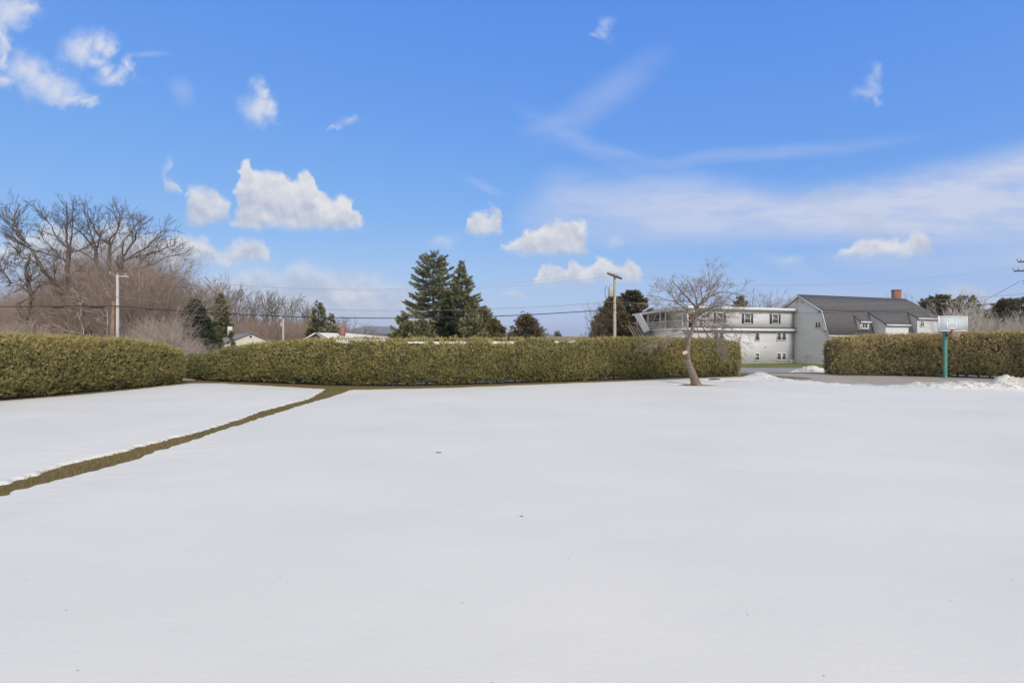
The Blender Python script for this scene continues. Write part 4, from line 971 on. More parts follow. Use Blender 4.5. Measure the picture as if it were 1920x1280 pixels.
# snow piles beside the street
def pile(label, px_, Y_, L, W, H, seed):
    x = (px_ - 960) / 960 * Y_; rg = np.random.default_rng(seed)
    xs_ = np.linspace(-L, L, 60); ys_ = np.linspace(-W, W, 30); X, Y = np.meshgrid(xs_, ys_)
    e = np.clip(1 - (X / L) ** 2 - (Y / W) ** 2, 0, 1) ** 0.8
    Z = H * e * (1 + 0.5 * fbm(X * 1.5, Y * 1.5, seed=seed) + 0.25 * fbm(X * 6, Y * 6, seed=seed + 1)) * (0.45 + 0.55 * np.exp(-((X + L * 0.25) / (L * 0.42)) ** 2)) - 0.05
    nx, ny = 60, 30; i = np.arange(ny - 1)[:, None] * nx + np.arange(nx - 1)[None]; F = np.stack([i, i + 1, i + nx + 1, i + nx], -1).reshape(-1, 4)
    o = MB().add(np.stack([X, Y, Z], -1), F, vat=(0.9 * np.exp(-((X + L * 0.5) / (L * 0.35)) ** 2)).ravel()).build('snow_pile', M['snow'], smooth=True, vatname='dirt')
    o.location = (x, Y_, float(gz(x, Y_))); tag(o, label, 'snow pile'); return o
pile('grey-flecked heap of ploughed snow at the driveway mouth before the street', 1528, 40.2, 2.3, 0.9, 0.62, 3)

# ------------------------------------------------------------------ utility poles and wires
def pole(px_, Y_, topz, r, mat, label, name='utility_pole'):
    x = (px_ - 960) / 960 * Y_; g = float(gz(x, Y_)); root = empty(name, (x, Y_, g), label=label, cat='utility pole')
    mb = MB(); H = topz - g; mb.tubes(np.array([[(0, 0, -0.2), (0, 0, H * 0.5), (0, 0, H)]]), np.array([[r, r * 0.88, r * 0.74]]), sides=14)
    mb.build('post', mat, root, smooth=True); return root, H, np.array([x, Y_, g])
def insul(mb, p):
    mb.tubes(np.array([[p, p + np.array([0, 0, 0.06]), p + np.array([0, 0, 0.1]), p + np.array([0, 0, 0.17])]]), np.array([[0.03, 0.06, 0.055, 0.03]]), sides=8)
Z1 = CAM_H + 127 / 960 * 43
pr, H, po1 = pole(1152.5, 43, Z1, 0.15, M['pole_wood'], 'weathered wooden utility pole with crossarms and transformer behind the hedge')
for dx, dz in ((-0.10, -0.12), (0.10, -0.30)):
    a = np.array([-0.62, -1.1, H + dz]); b_ = np.array([0.62, 1.1, H + dz + 0.0])
    mb = MB(); off = np.array([0.16 * (1 if dx > 0 else -1), -0.1 * (1 if dx > 0 else -1), 0]); mb.beam(a + off, b_ + off, 0.10, 0.12); mb.build('crossarm', M['arm_dark'], pr)
    mb = MB()
    for t in (0.04, 0.3, 0.7, 0.96): insul(mb, a + off + (b_ - a) * t + np.array([0, 0, 0.06]))
    mb.build('insulators', M['porcelain'], pr)
mb = MB(); mb.tubes(np.array([[(-0.36, -0.12, H - 1.95), (-0.36, -0.12, H - 1.9), (-0.36, -0.12, H - 1.15), (-0.36, -0.12, H - 1.08)]]), np.array([[0.17, 0.20, 0.20, 0.14]]), sides=16)
mb.tubes(np.array([[(-0.30, -0.12, H - 1.08), (-0.30, -0.12, H - 0.95)], [(-0.42, -0.12, H - 1.08), (-0.42, -0.12, H - 0.93)]]), np.array([[0.03, 0.02]] * 2), sides=6)
mb.beam((-0.2, -0.05, H - 1.3), (0, 0, H - 1.3), 0.08); mb.beam((-0.2, -0.05, H - 1.75), (0, 0, H - 1.75), 0.08); mb.build('transformer', M['galv'], pr, smooth=False)
mb = MB(); th = np.linspace(0.2, 2 * PI - 1.5, 9); q = np.stack([-0.62 - 0.22 * np.sin(th), -0.1 + 0 * th, H - 1.6 + 0.55 * np.cos(th)], -1); mb.tubes(q[None], np.full((1, 9), 0.022), sides=5); mb.build('loop_cable', M['cable'], pr)

Z0 = CAM_H + 124 / 960 * 41
pl, H, po0 = pole(220.5, 41, Z0, 0.135, M['pole_pale'], 'pale slender utility pole standing in front of the big bare trees')
mb = MB(); mb.beam((-0.12, -0.05, H - 0.06), (0.75, 0.2, H - 0.10), 0.07, 0.09); mb.build('crossarm', M['pole_pale'], pl)
mb = MB()
for t in (0.0, 0.52): insul(mb, np.array([t, t * 0.3, H - 0.02]))
insul(mb, np.array([-0.45, -0.2, H + 0.10])); mb.beam((-0.45, -0.2, H + 0.1), (-0.05, 0, H - 0.1), 0.035); mb.build('insulators', M['porcelain'], pl)
mb = MB(); mb.tubes(np.array([[(-0.15, -0.06, H - 2.55), (-0.16, -0.07, H - 3.5), (-0.16, -0.07, H * 0.2)]]), np.array([[0.035] * 3]), sides=6); mb.build('riser_cable', M['cable'], pl)

Z2 = CAM_H + 158 / 960 * 38
p2, H, po2 = pole(1926, 38, Z2, 0.14, M['pole_wood'], 'wooden utility pole with stacked crossarms at the right edge of the view')
for dz, L_ in ((-0.32, 0.75), (-1.0, 1.05)):
    mb = MB(); mb.beam((-L_, -0.1, H + dz - 0.05), (L_, 0.15, H + dz + 0.05), 0.09, 0.10); mb.build('crossarm', M['arm_dark'], p2)
    mb = MB()
    for t in (-0.97, -0.6, 0.6, 0.97): insul(mb, np.array([t * L_, 0, H + dz + 0.05]))
    mb.build('insulators', M['porcelain'], p2)
mb = MB(); mb.beam((-0.35, 0, H - 1.75), (0.35, 0, H - 1.75), 0.05); mb.beam((-0.35, 0, H - 1.95), (0.35, 0, H - 1.95), 0.05); mb.build('bracket', M['galv'], p2)
# small pole near the far houses
pf, H, pof = pole(531, 72, CAM_H + 43 / 960 * 72, 0.15, M['pole_pale'], 'small distant pale pole between the white house and grey house')
mb = MB(); mb.tubes(np.array([[(-0.28, 0, H - 1.1), (-0.28, 0, H - 0.5)]]), np.array([[0.16, 0.16]]), sides=10); mb.beam((-0.25, 0, H - 0.8), (0, 0, H - 0.8), 0.06); mb.build('transformer', M['galv'], pf)

def wire(label, a, b_, sag, r, mat, ncase=None):
    a = np.array(a, float); b_ = np.array(b_, float); t = np.linspace(0, 1, 40); q = a[None] + (b_ - a)[None] * t[:, None]; q[:, 2] -= 4 * sag * t * (1 - t)
    root = MB().tubes(q[None] - q[0], np.full((1, 40), r), sides=6).build('utility_wire', mat, smooth=True); root.location = tuple(q[0]); tag(root, label, 'wire', 'overhead wires')
    if ncase:
        for (tc, ln, rr) in ncase:
            c = np.array([np.interp(tc, t, q[:, k]) for k in range(3)]) - q[0]; d = norm(b_ - a) * ln / 2; e = np.array([0, 0, -rr * 0.9])
            MB().tubes(np.array([[c - d + e, c - d * 0.9 + e, c + d * 0.9 + e, c + d + e]]), np.array([[rr * 0.5, rr, rr, rr * 0.5]]), sides=10).build('splice_case', M['cable'], root, smooth=True)
    return root
def on(px_, py_, Y_): return sky_pt(px_, py_, Y_)
A0 = on(220, 573.5, 40.8); B0 = on(1151.5, 579.5, 42.8); C0 = on(1921, 564, 37.8); L0 = on(-420, 576, 40.5)
wire('thick black communication cable sagging between the pale pole and the transformer pole', A0, B0, 0.86, 0.036, M['cable'], [(0.062, 0.62, 0.06)])
wire('thick black cable with two splice cases left of the pale pole', L0, A0, 0.02, 0.036, M['cable'], [(0.826, 0.75, 0.08), (0.94, 1.15, 0.085)])
wire('dark cable passing in front of the white building to the right pole', B0, C0, 0.62, 0.014, M['cable'], None)
wire('thin pale wire above the thick cable, pale pole to transformer pole', on(220, 557, 40.8), on(1151.5, 565.5, 42.8), 0.90, 0.014, M['cable_pale'])
wire('thin pale wire left of the pale pole, above the thick cable', on(-420, 561, 40.5), on(220, 555.5, 40.8), 0.05, 0.016, M['cable_pale'])
wire('thin wire above the barn roof from transformer pole to right pole', on(1151.5, 566, 42.8), on(1921, 551, 37.8), 0.55, 0.014, M['cable_pale'])
for k, (dx, lb) in enumerate([(-0.5, 'front'), (0.52, 'rear')]):
    a = po0 + np.array([dx, dx * 0.36, Z0 - po0[2] + 0.16]); b_ = po1 + np.array([dx * 1.1, dx * 2.0, Z1 - po1[2]]); c = po2 + np.array([dx * 1.5, 0, Z2 - po2[2] - 0.75 + 0.3 * k]); l = on(-420, 500 + 8 * k, 40.5)
    wire('thin high power line on the %s insulators, pale pole to transformer pole' % lb, a, b_, 1.35, 0.006, M['cable_pale'])
    wire('thin high power line left of the pale pole, %s insulators' % lb, l, a, 0.2, 0.009, M['cable_pale'])
    wire('thin high power line from the transformer pole to the right pole, %s arm' % lb, b_, c, 1.2, 0.0035, M['cable_pale'])
wire('service wire dropping left from the right pole toward the birches', on(1912, 527, 37.8), on(1755, 600, 62), 0.3, 0.012, M['cable'])
wire('black cable with a splice case reaching the right pole from the birches', on(1921, 556, 37.8), on(1740, 580, 58), 0.3, 0.016, M['cable'], [(0.09, 0.5, 0.07)])

# ------------------------------------------------------------------ window helper (faces local -y)
def window(parent, x, y, z, w, h, glass='glass', frame=0.09, shutters=False, mullion='h', proj=0.06, axis_='x'):
    """frame with sill, pane and sash bar; on plane y (facing -y) or on plane x (facing -x) when axis_='y'"""
    def T(mb):
        if axis_ == 'y':
            for v in mb.v: v[:] = np.stack([v[:, 1], v[:, 0], v[:, 2]], -1)
            mb.f = [f[:, ::-1] for f in mb.f]
        return mb
    if axis_ == 'y': x, y = y, x
    mb = MB(); a, b_, c, d = x - w / 2, x + w / 2, z - h / 2, z + h / 2; f = frame
    mb.box(a - f, a, y - proj, y + 0.02, c, d); mb.box(b_, b_ + f, y - proj, y + 0.02, c, d)
    mb.box(a - f, b_ + f, y - proj - 0.003, y + 0.02, d, d + f); mb.box(a - f - 0.03, b_ + f + 0.03, y - proj - 0.05, y + 0.02, c - f, c)
    fr = T(mb).build('window', M['trim'], parent)
    mb = MB(); mb.box(a, b_, y - 0.02, y + 0.01, c, d); T(mb).build('pane', M[glass], fr)
    mb = MB()
    if mullion == 'h': mb.box(a, b_, y - 0.045, y - 0.02, z - 0.025, z + 0.025)
    elif mullion == 'v': mb.box(x - 0.05, x + 0.05, y - 0.045, y - 0.02, c, d)
    if mb.v: T(mb).build('sash_bar', M['trim'], fr)
    if shutters:
        for sx in (-1, 1):
            cx = x + sx * (w / 2 + f + 0.17 + 0.04); mb = MB(); mb.box(cx - 0.17, cx + 0.17, y - 0.035, y + 0.01, c - 0.08, d + 0.08)
            for q in range(8): mb.box(cx - 0.13, cx + 0.13, y - 0.05, y - 0.035, c - 0.02 + q * (h + 0.04) / 8, c - 0.02 + q * (h + 0.04) / 8 + 0.06)
            T(mb).build('shutter', M['shutter'], parent)
    return fr

# ------------------------------------------------------------------ big white building (barn + flat-roofed wing)
ang = math.atan2(0.336, 0.942); gH = 0.5
bld = empty('barn_building', (37.06, 66, -gH), ang, label='big white clapboard building with gambrel roof and flat-roofed wing', cat='building')
RZ, BZ, EZ, BW, EW, WW, LEN = 8.85, 6.70, 3.50, 3.40, 4.30, 4.15, 19.7
# barn walls: gambrel-ended prism
prof = [(0, -WW, -0.3), (0, -WW, 3.6), (0, -BW + 0.06, BZ - 0.12), (0, 0, RZ - 0.12), (0, BW - 0.06, BZ - 0.12), (0, WW, 3.6), (0, WW, -0.3)]
MB().prism([(0.0, y, z) for _, y, z in prof], (LEN, 0, 0)).build('barn_wall', M['siding'], bld)
def roofslab(mb, p0, p1, x0, x1, t=0.12):
    """slab from (y,z)=p0 to p1 running x0..x1"""
    (y0, z0), (y1, z1) = p0, p1; n = norm(np.array([-(z1 - z0), (y1 - y0)])); n = n if n[1] > 0 else -n
    mb.prism([(x0, y0, z0), (x0, y1, z1), (x0, y1 + n[0] * t, z1 + n[1] * t), (x0, y0 + n[0] * t, z0 + n[1] * t)], (x1 - x0, 0, 0))
mb = MB()
for sy in (-1, 1):
    roofslab(mb, (0, RZ - 0.1), (sy * (BW + 0.04), BZ - 0.1), -0.28, LEN + 0.25)
    roofslab(mb, (sy * (BW + 0.02), BZ - 0.13), (sy * EW, EZ), -0.26, LEN + 0.24)
mb.build('roof', M['shingle'], bld)
mb = MB()
for sy in (-1, 1):
    mb.beam((-0.29, 0, RZ - 0.16), (-0.29, sy * BW, BZ - 0.16), 0.05, 0.14); mb.beam((-0.285, sy * BW, BZ - 0.18), (-0.285, sy * (EW - 0.03), EZ - 0.02), 0.05, 0.14)
mb.box(-0.3, LEN, -EW - 0.12, -EW, EZ - 0.12, EZ + 0.05); mb.build('verge_board', M['trim'], bld)
mb = MB(); mb.box(18.45, 19.3, 0.12, 0.92, 7.2, 10.15); mb.box(18.40, 19.35, 0.07, 0.97, 9.98, 10.10); mb.build('chimney', M['brick'], bld)
window(bld, -0.003, -2.67, 4.85, 0.62, 0.62, mullion='v', axis_='y')
mb = MB(); 
for yy in (-0.42, 0.30): mb.box(-0.05, 0.0, yy - 0.15, yy + 0.15, 7.75, 8.15)
mb.build('gable_vent', M['greypale'], bld)
mb = MB(); mb.box(-0.04, 0, -3.0, -2.7, 6.42, 6.56); mb.build('wall_vent', M['dark'], bld)
mb = MB(); mb.box(-0.05, 0, -0.2, -1.0 + 0.9, 0.9, 0.95); mb.box(-0.05, 0, -1.75, -0.95, 1.0, 1.05); mb.box(-0.05, 0, -1.75, -1.70, 0.3, 1.0); mb.box(-0.05, 0, -1.0, -0.95, 0.3, 1.0); mb.build('hatch_frame', M['greypale'], bld)
# satellite dish: a shallow bowl on an arm
dish = MB(); n = 16; V = []
for a in range(6):
    r = 0.38 * a / 5
    for b_ in range(n): V.append((-0.55 + 0.12 * (a / 5) ** 2 - 0.16, -4.0 + r * math.cos(b_ * 2 * PI / n), 4.25 + r * 0.85 * math.sin(b_ * 2 * PI / n)))
dish.add(V, [[a * n + b_, (a + 1) * n + b_, (a + 1) * n + (b_ + 1) % n, a * n + (b_ + 1) % n] for a in range(5) for b_ in range(n)])
dish.beam((-0.7, -4.0, 4.2), (0, -3.95, 3.9), 0.05); dish.beam((-0.7, -4.0, 4.1), (-1.1, -4.0, 4.2), 0.03); dish.build('satellite_dish', M['galv'], bld)
# dormers
def dormer(x0, x1, yf, zf, zb, wallz0, win=None, cheek_top=BZ - 0.05):
    """shed dormer: front at y=yf with wall head zf, roof rising back to the break"""
    root = None
    mb = MB(); yb = -BW + 0.2
    mb.prism([(x0, yf, wallz0), (x0, yf, zf), (x0, yb, zb), (x0, yb, wallz0)], (x1 - x0, 0, 0)); d_ = mb.build('dormer', M['siding'], bld)
    mb = MB(); s = (zb - zf) / (yb - yf); roofslab(mb, (yf - 0.2, zf - 0.2 * s + 0.01), (yb + 0.15, zb + 0.15 * s + 0.01), x0 - 0.14, x1 + 0.14, 0.1); mb.build('dormer_roof', M['shingle'], d_)
    mb = MB(); mb.box(x0 - 0.15, x1 + 0.15, yf - 0.26, yf - 0.203, zf - 0.2 * s - 0.10, zf - 0.2 * s + 0.09); mb.beam((x0 - 0.03, yf, zf - 0.02), (x0 - 0.03, yb, zb - 0.02), 0.04, 0.14)
    mb.build('fascia', M['trim'], d_)
    return d_
dormer(4.85, 6.45, -4.45, 5.35, 6.35, 4.25); window(bld, 5.65, -4.453, 4.85, 0.85, 0.72, mullion='v', frame=0.14)
dormer(7.57, 11.7, -5.70, 4.95, BZ + 0.02, -0.2)
dormer(15.0, 19.3, -4.65, 5.88, BZ + 0.05, -0.2); window(bld, 15.9, -4.653, 5.15, 0.62, 0.62, mullion='v')
# wing
FY = 0.75; WB = 11.8; WX0 = -14.2; PX0 = -16.8
mb = MB(); mb.box(PX0 + 0.5, -0.004, FY + 0.002, WB, -0.3, 4.2); mb.build('lower_wall', M['siding'], bld)
mb = MB(); mb.box(WX0, -0.006, FY, WB - 0.02, 4.35, 6.75); mb.build('upper_wall', M['siding'], bld)
mb = MB(); mb.prism([(PX0 - 0.35, FY - 0.5, 6.72), (PX0 - 0.35, FY - 0.5, 7.02), (PX0 - 0.35, WB + 0.4, 6.62), (PX0 - 0.35, WB + 0.4, 6.36)], (-PX0 + 0.35 - 0.01, 0, 0)); mb.build('flat_roof', M['trim'], bld)
mb = MB(); mb.prism([(PX0 - 0.30, FY - 0.45, 7.023), (PX0 - 0.30, FY - 0.45, 7.06), (PX0 - 0.30, WB + 0.35, 6.67), (PX0 - 0.30, WB + 0.35, 6.63)], (-PX0 + 0.30 - 0.02, 0, 0)); mb.build('roof_membrane', M['shingle_l'], bld)
mb = MB(); mb.box(PX0 - 0.1, 0.12, FY - 0.42, FY - 0.003, 4.08, 4.42); mb.build('fascia_band', M['trim'], bld)
mb = MB(); mb.box(WX0, -0.02, FY - 0.30, FY - 0.02, 4.425, 4.56); mb.build('band_flashing', M['dark'], bld)
mb = MB(); mb.box(PX0, WX0 - 0.01, FY - 0.003, WB, 4.205, 4.40); mb.build('porch_deck', M['trim'], bld)
for x in (-12.1, -7.8, -3.3): window(bld, x, FY, 5.68, 0.85, 1.10, shutters=True)
for x in (-6.25,): window(bld, x, FY, 3.40, 0.62, 0.85, mullion=None); window(bld, x, FY, 0.86, 0.62, 0.80)
for x in (-2.25, -12.3):
    for dx in (-0.42, 0.42): window(bld, x + dx, FY, 3.42, 0.62, 0.85, mullion=None); window(bld, x + dx, FY, 0.86, 0.62, 0.80, mullion=None)
mb = MB(); mb.tubes(np.array([[(-0.09, FY - 0.06, 0.1), (-0.09, FY - 0.06, 4.0)], [(-0.09, FY - 0.06, 4.5), (-0.09, FY - 0.06, 6.7)]]), np.array([[0.05, 0.05]] * 2), sides=8); mb.build('downpipe', M['galv'], bld)
mb = MB(); mb.tubes(np.array([[(-0.75, FY - 0.1, -0.05), (-0.75, FY - 0.1, 0.42), (-0.70, FY, 0.46)], [(-0.35, FY - 0.1, -0.05), (-0.35, FY - 0.1, 0.36), (-0.30, FY, 0.40)]]), np.array([[0.05] * 3] * 2), sides=8); mb.build('vent_pipe', M['white'], bld)
mb = MB(); mb.box(-5.0, -4.85, FY - 0.06, FY, 2.0, 2.12); mb.build('hose_tap', M['dark'], bld)
# porch: posts, rail, doors, stair
for y in (FY + 0.15, 1.9, 5.2, 6.3, 9.0, WB - 0.2): MB().box(PX0 + 0.02, PX0 + 0.14, y - 0.06, y + 0.06, 4.40, 6.70 - 0.028 * y).build('porch_post', M['trim'], bld)
MB().box(-14.6, -14.48, FY + 0.1, FY + 0.22, 4.40, 6.70).build('porch_post', M['trim'], bld)
mb = MB(); mb.beam((PX0 + 0.08, FY + 0.2, 5.35), (PX0 + 0.08, WB - 0.2, 5.35), 0.07, 0.07); mb.beam((PX0 + 0.08, FY + 0.2, 4.55), (PX0 + 0.08, WB - 0.2, 4.55), 0.05, 0.05)
for q in range(40): yy = FY + 0.3 + q * 0.26; mb.box(PX0 + 0.06, PX0 + 0.09, yy, yy + 0.03, 4.57, 5.33)
mb.beam((PX0 + 0.15, FY + 0.15, 5.36), (-14.5, FY + 0.15, 5.36), 0.06); mb.build('railing', M['trim'], bld)
mb = MB(); mb.beam((PX0 + 0.05, 4.6, 4.5), (PX0 + 0.05, 3.6, 5.5), 0.06); mb.beam((PX0 + 0.05, 2.6, 4.5), (PX0 + 0.05, 3.6, 5.5), 0.06); mb.build('porch_brace', M['trim'], bld)
for y in (3.0, 7.5): MB().box(WX0 - 0.05, WX0 - 0.002, y, y + 0.95, 4.42, 6.3).build('porch_door', M['dark'], bld)
mb = MB(); mb.prism([(PX0 - 0.55, 11.5, 6.62), (PX0 - 0.55, 9.9, 6.62), (PX0 - 0.55, 7.7, 4.35), (PX0 - 0.55, 9.0, 3.95)], (0.08, 0, 0)); mb.build('stair_panel', M['white'], bld)
mb = MB(); mb.prism([(PX0 - 0.12, 5.8, 4.0), (PX0 - 0.12, 4.6, 4.05), (PX0 - 0.12, 1.6, 2.3), (PX0 - 0.12, 2.8, 2.2)], (0.08, 0, 0)); mb.build('lower_stair_panel', M['white'], bld)
mb = MB()
for xx in (-18.4, -17.5):
    mb.beam((xx, 11.2, 4.9), (xx, 7.6, 1.4), 0.05, 0.20); mb.beam((xx, 11.2, 5.6), (xx, 7.6, 2.1), 0.04, 0.05)
for q in range(13): yy = 11.1 - q * 0.28; mb.box(-18.4, -17.5, yy - 0.13, yy + 0.13, 4.86 - q * 0.28, 4.90 - q * 0.28)
mb.build('wooden_stair', M['woodstair'], bld)

# ------------------------------------------------------------------ houses at the left
def sx(px_, Y_): return (px_ - 960) / 960 * Y_
# white gabled house
h1 = empty('gabled_house', (sx(470, 74), 74, float(gz(-40, 74))), rad(40), label='small white gabled house with grey roof and red door', cat='house')
R1 = 4.75; E1 = 3.0; hw1 = 3.9
MB().prism([(-hw1, 0, -0.2), (-hw1, 0, E1), (0, 0, R1 - 0.1), (hw1 - 0.3, 0, E1 + 0.1), (hw1 - 0.3, 0, -0.2)], (0, 9, 0)).build('wall', M['cream'], h1)
mb = MB(); mb.prism([(-hw1 - 0.3, 0, E1 - 0.14), (0, 0, R1 - 0.07), (0, 0, R1 + 0.05), (-hw1 - 0.3, 0, E1 - 0.02)], (0, 9, 0)); mb.prism([(hw1 + 0.1, 0, E1 - 0.10), (0.002, 0, R1 - 0.07), (0.002, 0, R1 + 0.05), (hw1 + 0.1, 0, E1 + 0.02)], (0, 9, 0))
for v in mb.v: v[:, 1] -= 0.3
r1 = mb.build('roof', M['shingle_l'], h1)
MB().box(-1.9, -1.3, 5.2, 5.8, 4.0, 5.75).build('chimney', M['cream'], r1)
for x, w in ((-1.6, 1.2), (-0.5, 1.0), (2.4, 1.3)): window(h1, x, 0, 2.45, w * 0.7, 0.8, glass='glass_pale', mullion='v', frame=0.08)
MB().box(-0.15, 0.15, -0.04, 0, 4.05, 4.35).build('gable_vent', M['dark'], h1)
# left wing of it with the red door
MB().box(-9.3, -hw1 - 0.003, 2.0, 8.0, -0.2, 2.85).build('side_wall', M['cream'], h1)
mb = MB(); mb.prism([(-9.6, 1.6, 2.75), (-9.6, 5.0, 4.1), (-9.6, 8.4, 2.75), (-9.6, 8.4, 2.9), (-9.6, 5.0, 4.25), (-9.6, 1.6, 2.9)], (5.66, 0, 0)); mb.build('side_roof', M['shingle_l'], h1)
MB().box(-6.2, -5.4, 1.94, 1.998, 0.2, 2.5).build('door', M['reddoor'], h1)
MB().box(-6.6, -6.1, 5.0, 5.5, 3.6, 5.0).build('side_chimney', M['brick'], h1)
window(h1, -8.0, 2.0, 1.9, 1.0, 0.8)
# porch roof with snow right of gable
MB().box(hw1 - 0.295, hw1 + 5.0, -0.5, 3.5, 2.85, 3.0).build('porch_roof', M['trim'], h1)
for x in (4.6, 8.5): MB().box(x, x + 0.15, -0.4, -0.25, -0.1, 2.85).build('porch_post', M['trim'], h1)
# small flat car port roof patch left
# grey house with snow roof
h2 = empty('snow_roofed_house', (sx(591, 60), 60, float(gz(-23, 60))), math.atan2(0.83, 0.55) - PI / 2, label='low grey house with brick chimney and snow-covered roof', cat='house')
g2 = float(gz(-23, 60)); RZ2 = 3.32 - g2; EZ2 = 1.75 - g2; W2 = 4.3; L2 = 13.0
MB().prism([(-W2 + 0.4, 0.5, -0.2), (-W2 + 0.4, 0.5, EZ2), (0, 0.5, RZ2 - 0.12), (W2 - 0.4, 0.5, EZ2), (W2 - 0.4, 0.5, -0.2)], (0, L2 - 1, 0)).build('wall', M['greywall'], h2)
MB().prism([(-2.2, 0.44, RZ2 - 0.92), (0, 0.44, RZ2 - 0.16), (2.2, 0.44, RZ2 - 0.92)], (0, 0.055, 0)).build('gable_panel', M['greypale'], h2)
mb = MB()
for s_ in (-1, 1): mb.prism([(0.001 * s_, 0, RZ2 - 0.10), (s_ * W2, 0, EZ2 - 0.06), (s_ * W2, 0, EZ2 + 0.06), (0.001 * s_, 0, RZ2 + 0.02)], (0, L2, 0))
r2 = mb.build('roof', M['shingle_l'], h2)
mb = MB()
for s_ in (-1, 1): mb.beam((0, -0.03, RZ2 - 0.05), (s_ * W2, -0.03, EZ2 - 0.01), 0.05, 0.16)
mb.build('verge_board', M['trim'], h2)
MB().box(0.9, 1.45, 2.6, 3.15, RZ2 - 0.6, RZ2 + 0.72).build('chimney', M['brick'], r2)
# snow sheet on the right-hand slope, melted back along the ridge to the far end
nu, nv = 60, 24; U_, V_ = np.meshgrid(np.linspace(0, 1, nu), np.linspace(0, 1, nv))
start = 0.01 + 0.40 * sstep(0.30, 1.0, U_) + 0.03 * fbm(U_ * 14, U_ * 0, seed=95)
t_ = start + (0.985 - start) * V_; yy = 0.08 + U_ * (L2 - 0.16); xx = t_ * W2; zz = RZ2 + (EZ2 - RZ2 + 0.03) * t_ + 0.03 + 0.10 * np.minimum(1, np.minimum(V_, 1 - V_) * 8 + 0.1) + 0.02 * fbm(U_ * 9, V_ * 5, seed=96)
i = np.arange(nv - 1)[:, None] * nu + np.arange(nu - 1)[None]; F = np.stack([i, i + 1, i + nu + 1, i + nu], -1).reshape(-1, 4)
MB().add(np.stack([xx, yy, zz], -1), F, vat=np.zeros(nu * nv)).build('roof_snow', M['snow'], h2, smooth=True, vatname='dirt')
MB().add(np.stack([-xx * 0.9 - 0.1, yy, zz - 0.02], -1), F[:, ::-1], vat=np.zeros(nu * nv)).build('roof_snow', M['snow'], h2, smooth=True, vatname='dirt')
# long low brown-roofed building
Yb = 66; h3 = empty('brown_roofed_house', (sx(1040, Yb), Yb, float(gz(5, Yb))), rad(2), label='long low brown-roofed house barely showing over the middle of the hedge', cat='house')
g3 = float(gz(5, Yb)); z3 = CAM_H + 9.5 / 960 * Yb - g3
MB().box(-5.2, 5.2, 0.4, 7.6, -0.2, z3 - 0.85).build('wall', M['cream'], h3)
mb = MB(); mb.prism([(-5.6, 0, z3 - 0.95), (-5.6, 4, z3 - 0.1), (-5.6, 8, z3 - 0.95), (-5.6, 8, z3 - 0.83), (-5.6, 4, z3), (-5.6, 0, z3 - 0.83)], (11.2, 0, 0)); r3 = mb.build('roof', M['roofbrown'], h3)
MB().box(-5.62, 5.62, -0.06, -0.002, z3 - 1.0, z3 - 0.80).build('fascia', M['trim'], r3)
window(h3, -3, 0.4, 1.4, 1.2, 0.8); window(h3, 2, 0.4, 1.4, 1.2, 0.8)

# ------------------------------------------------------------------ basketball hoop
bx, by = gp(1772, 708.5); hp_ = empty('basketball_hoop', (bx, by, 0), rad(8), label='teal-posted basketball hoop with clear white-framed backboard beside the driveway', cat='basketball hoop')
zt = CAM_H + 46 / 960 * (by - 0.7); zb = CAM_H + 20.5 / 960 * (by - 0.7)
MB().prism([(-0.08, -0.08, -0.1), (0.08, -0.08, -0.1), (0.08, 0.08, -0.1), (-0.08, 0.08, -0.1)], (0, 0, zb + 0.1 + 0.1)).build('post', M['teal'], hp_)
cxb = -0.30; bw = 0.97; yb_ = -0.75
mb = MB(); mb.box(cxb - bw, cxb + bw, yb_ - 0.01, yb_ + 0.01, zb, zt); bbd = mb.build('backboard', M['acrylic'], hp_)
mb = MB(); f = 0.045
mb.box(cxb - bw - f, cxb - bw, yb_ - 0.03, yb_ + 0.03, zb - f, zt + f); mb.box(cxb + bw, cxb + bw + f, yb_ - 0.03, yb_ + 0.03, zb - f, zt + f)
mb.box(cxb - bw, cxb + bw, yb_ - 0.03, yb_ + 0.03, zt, zt + f); mb.box(cxb - bw, cxb + bw, yb_ - 0.03, yb_ + 0.03, zb - f, zb); mb.build('frame', M['white'], bbd)
mb = MB(); tx = cxb - 0.08; z0_ = zb + 0.10; z1_ = zb + 0.50
for a in ((tx - 0.34, tx - 0.28, z0_, z1_), (tx + 0.28, tx + 0.34, z0_, z1_), (tx - 0.28, tx + 0.28, z1_ - 0.05, z1_), (tx - 0.28, tx + 0.28, z0_, z0_ + 0.05)): mb.box(a[0], a[1], yb_ - 0.018, yb_ - 0.0105, a[2], a[3])
mb.build('target_square', M['white'], bbd)
mb = MB()
for x in (cxb - 0.38, cxb + 0.30): mb.box(x - 0.025, x + 0.025, yb_ + 0.035, yb_ + 0.08, zb - 0.02, zt - 0.02); mb.beam((x, yb_ + 0.08, zb + 0.1), (0, -0.05, zb - 0.35), 0.05); mb.beam((x, yb_ + 0.08, zt - 0.3), (0, -0.02, zb + 0.02), 0.05)
mb.box(cxb - bw, cxb + bw, yb_ + 0.035, yb_ + 0.07, zb - 0.07, zb - 0.02); mb.build('bracket', M['arm_dark'], hp_)
mb = MB(); an = np.linspace(0, 2 * PI, 25); ring = np.stack([tx + 0.23 * np.cos(an), yb_ - 0.30 + 0.23 * np.sin(an), an * 0 + zb + 0.03], -1); mb.tubes(ring[None], np.full((1, 25), 0.016), sides=6); mb.box(tx - 0.07, tx + 0.07, yb_ - 0.10, yb_ - 0.02, zb - 0.06, zb + 0.08); rim = mb.build('rim', M['rim'], hp_)
P = []
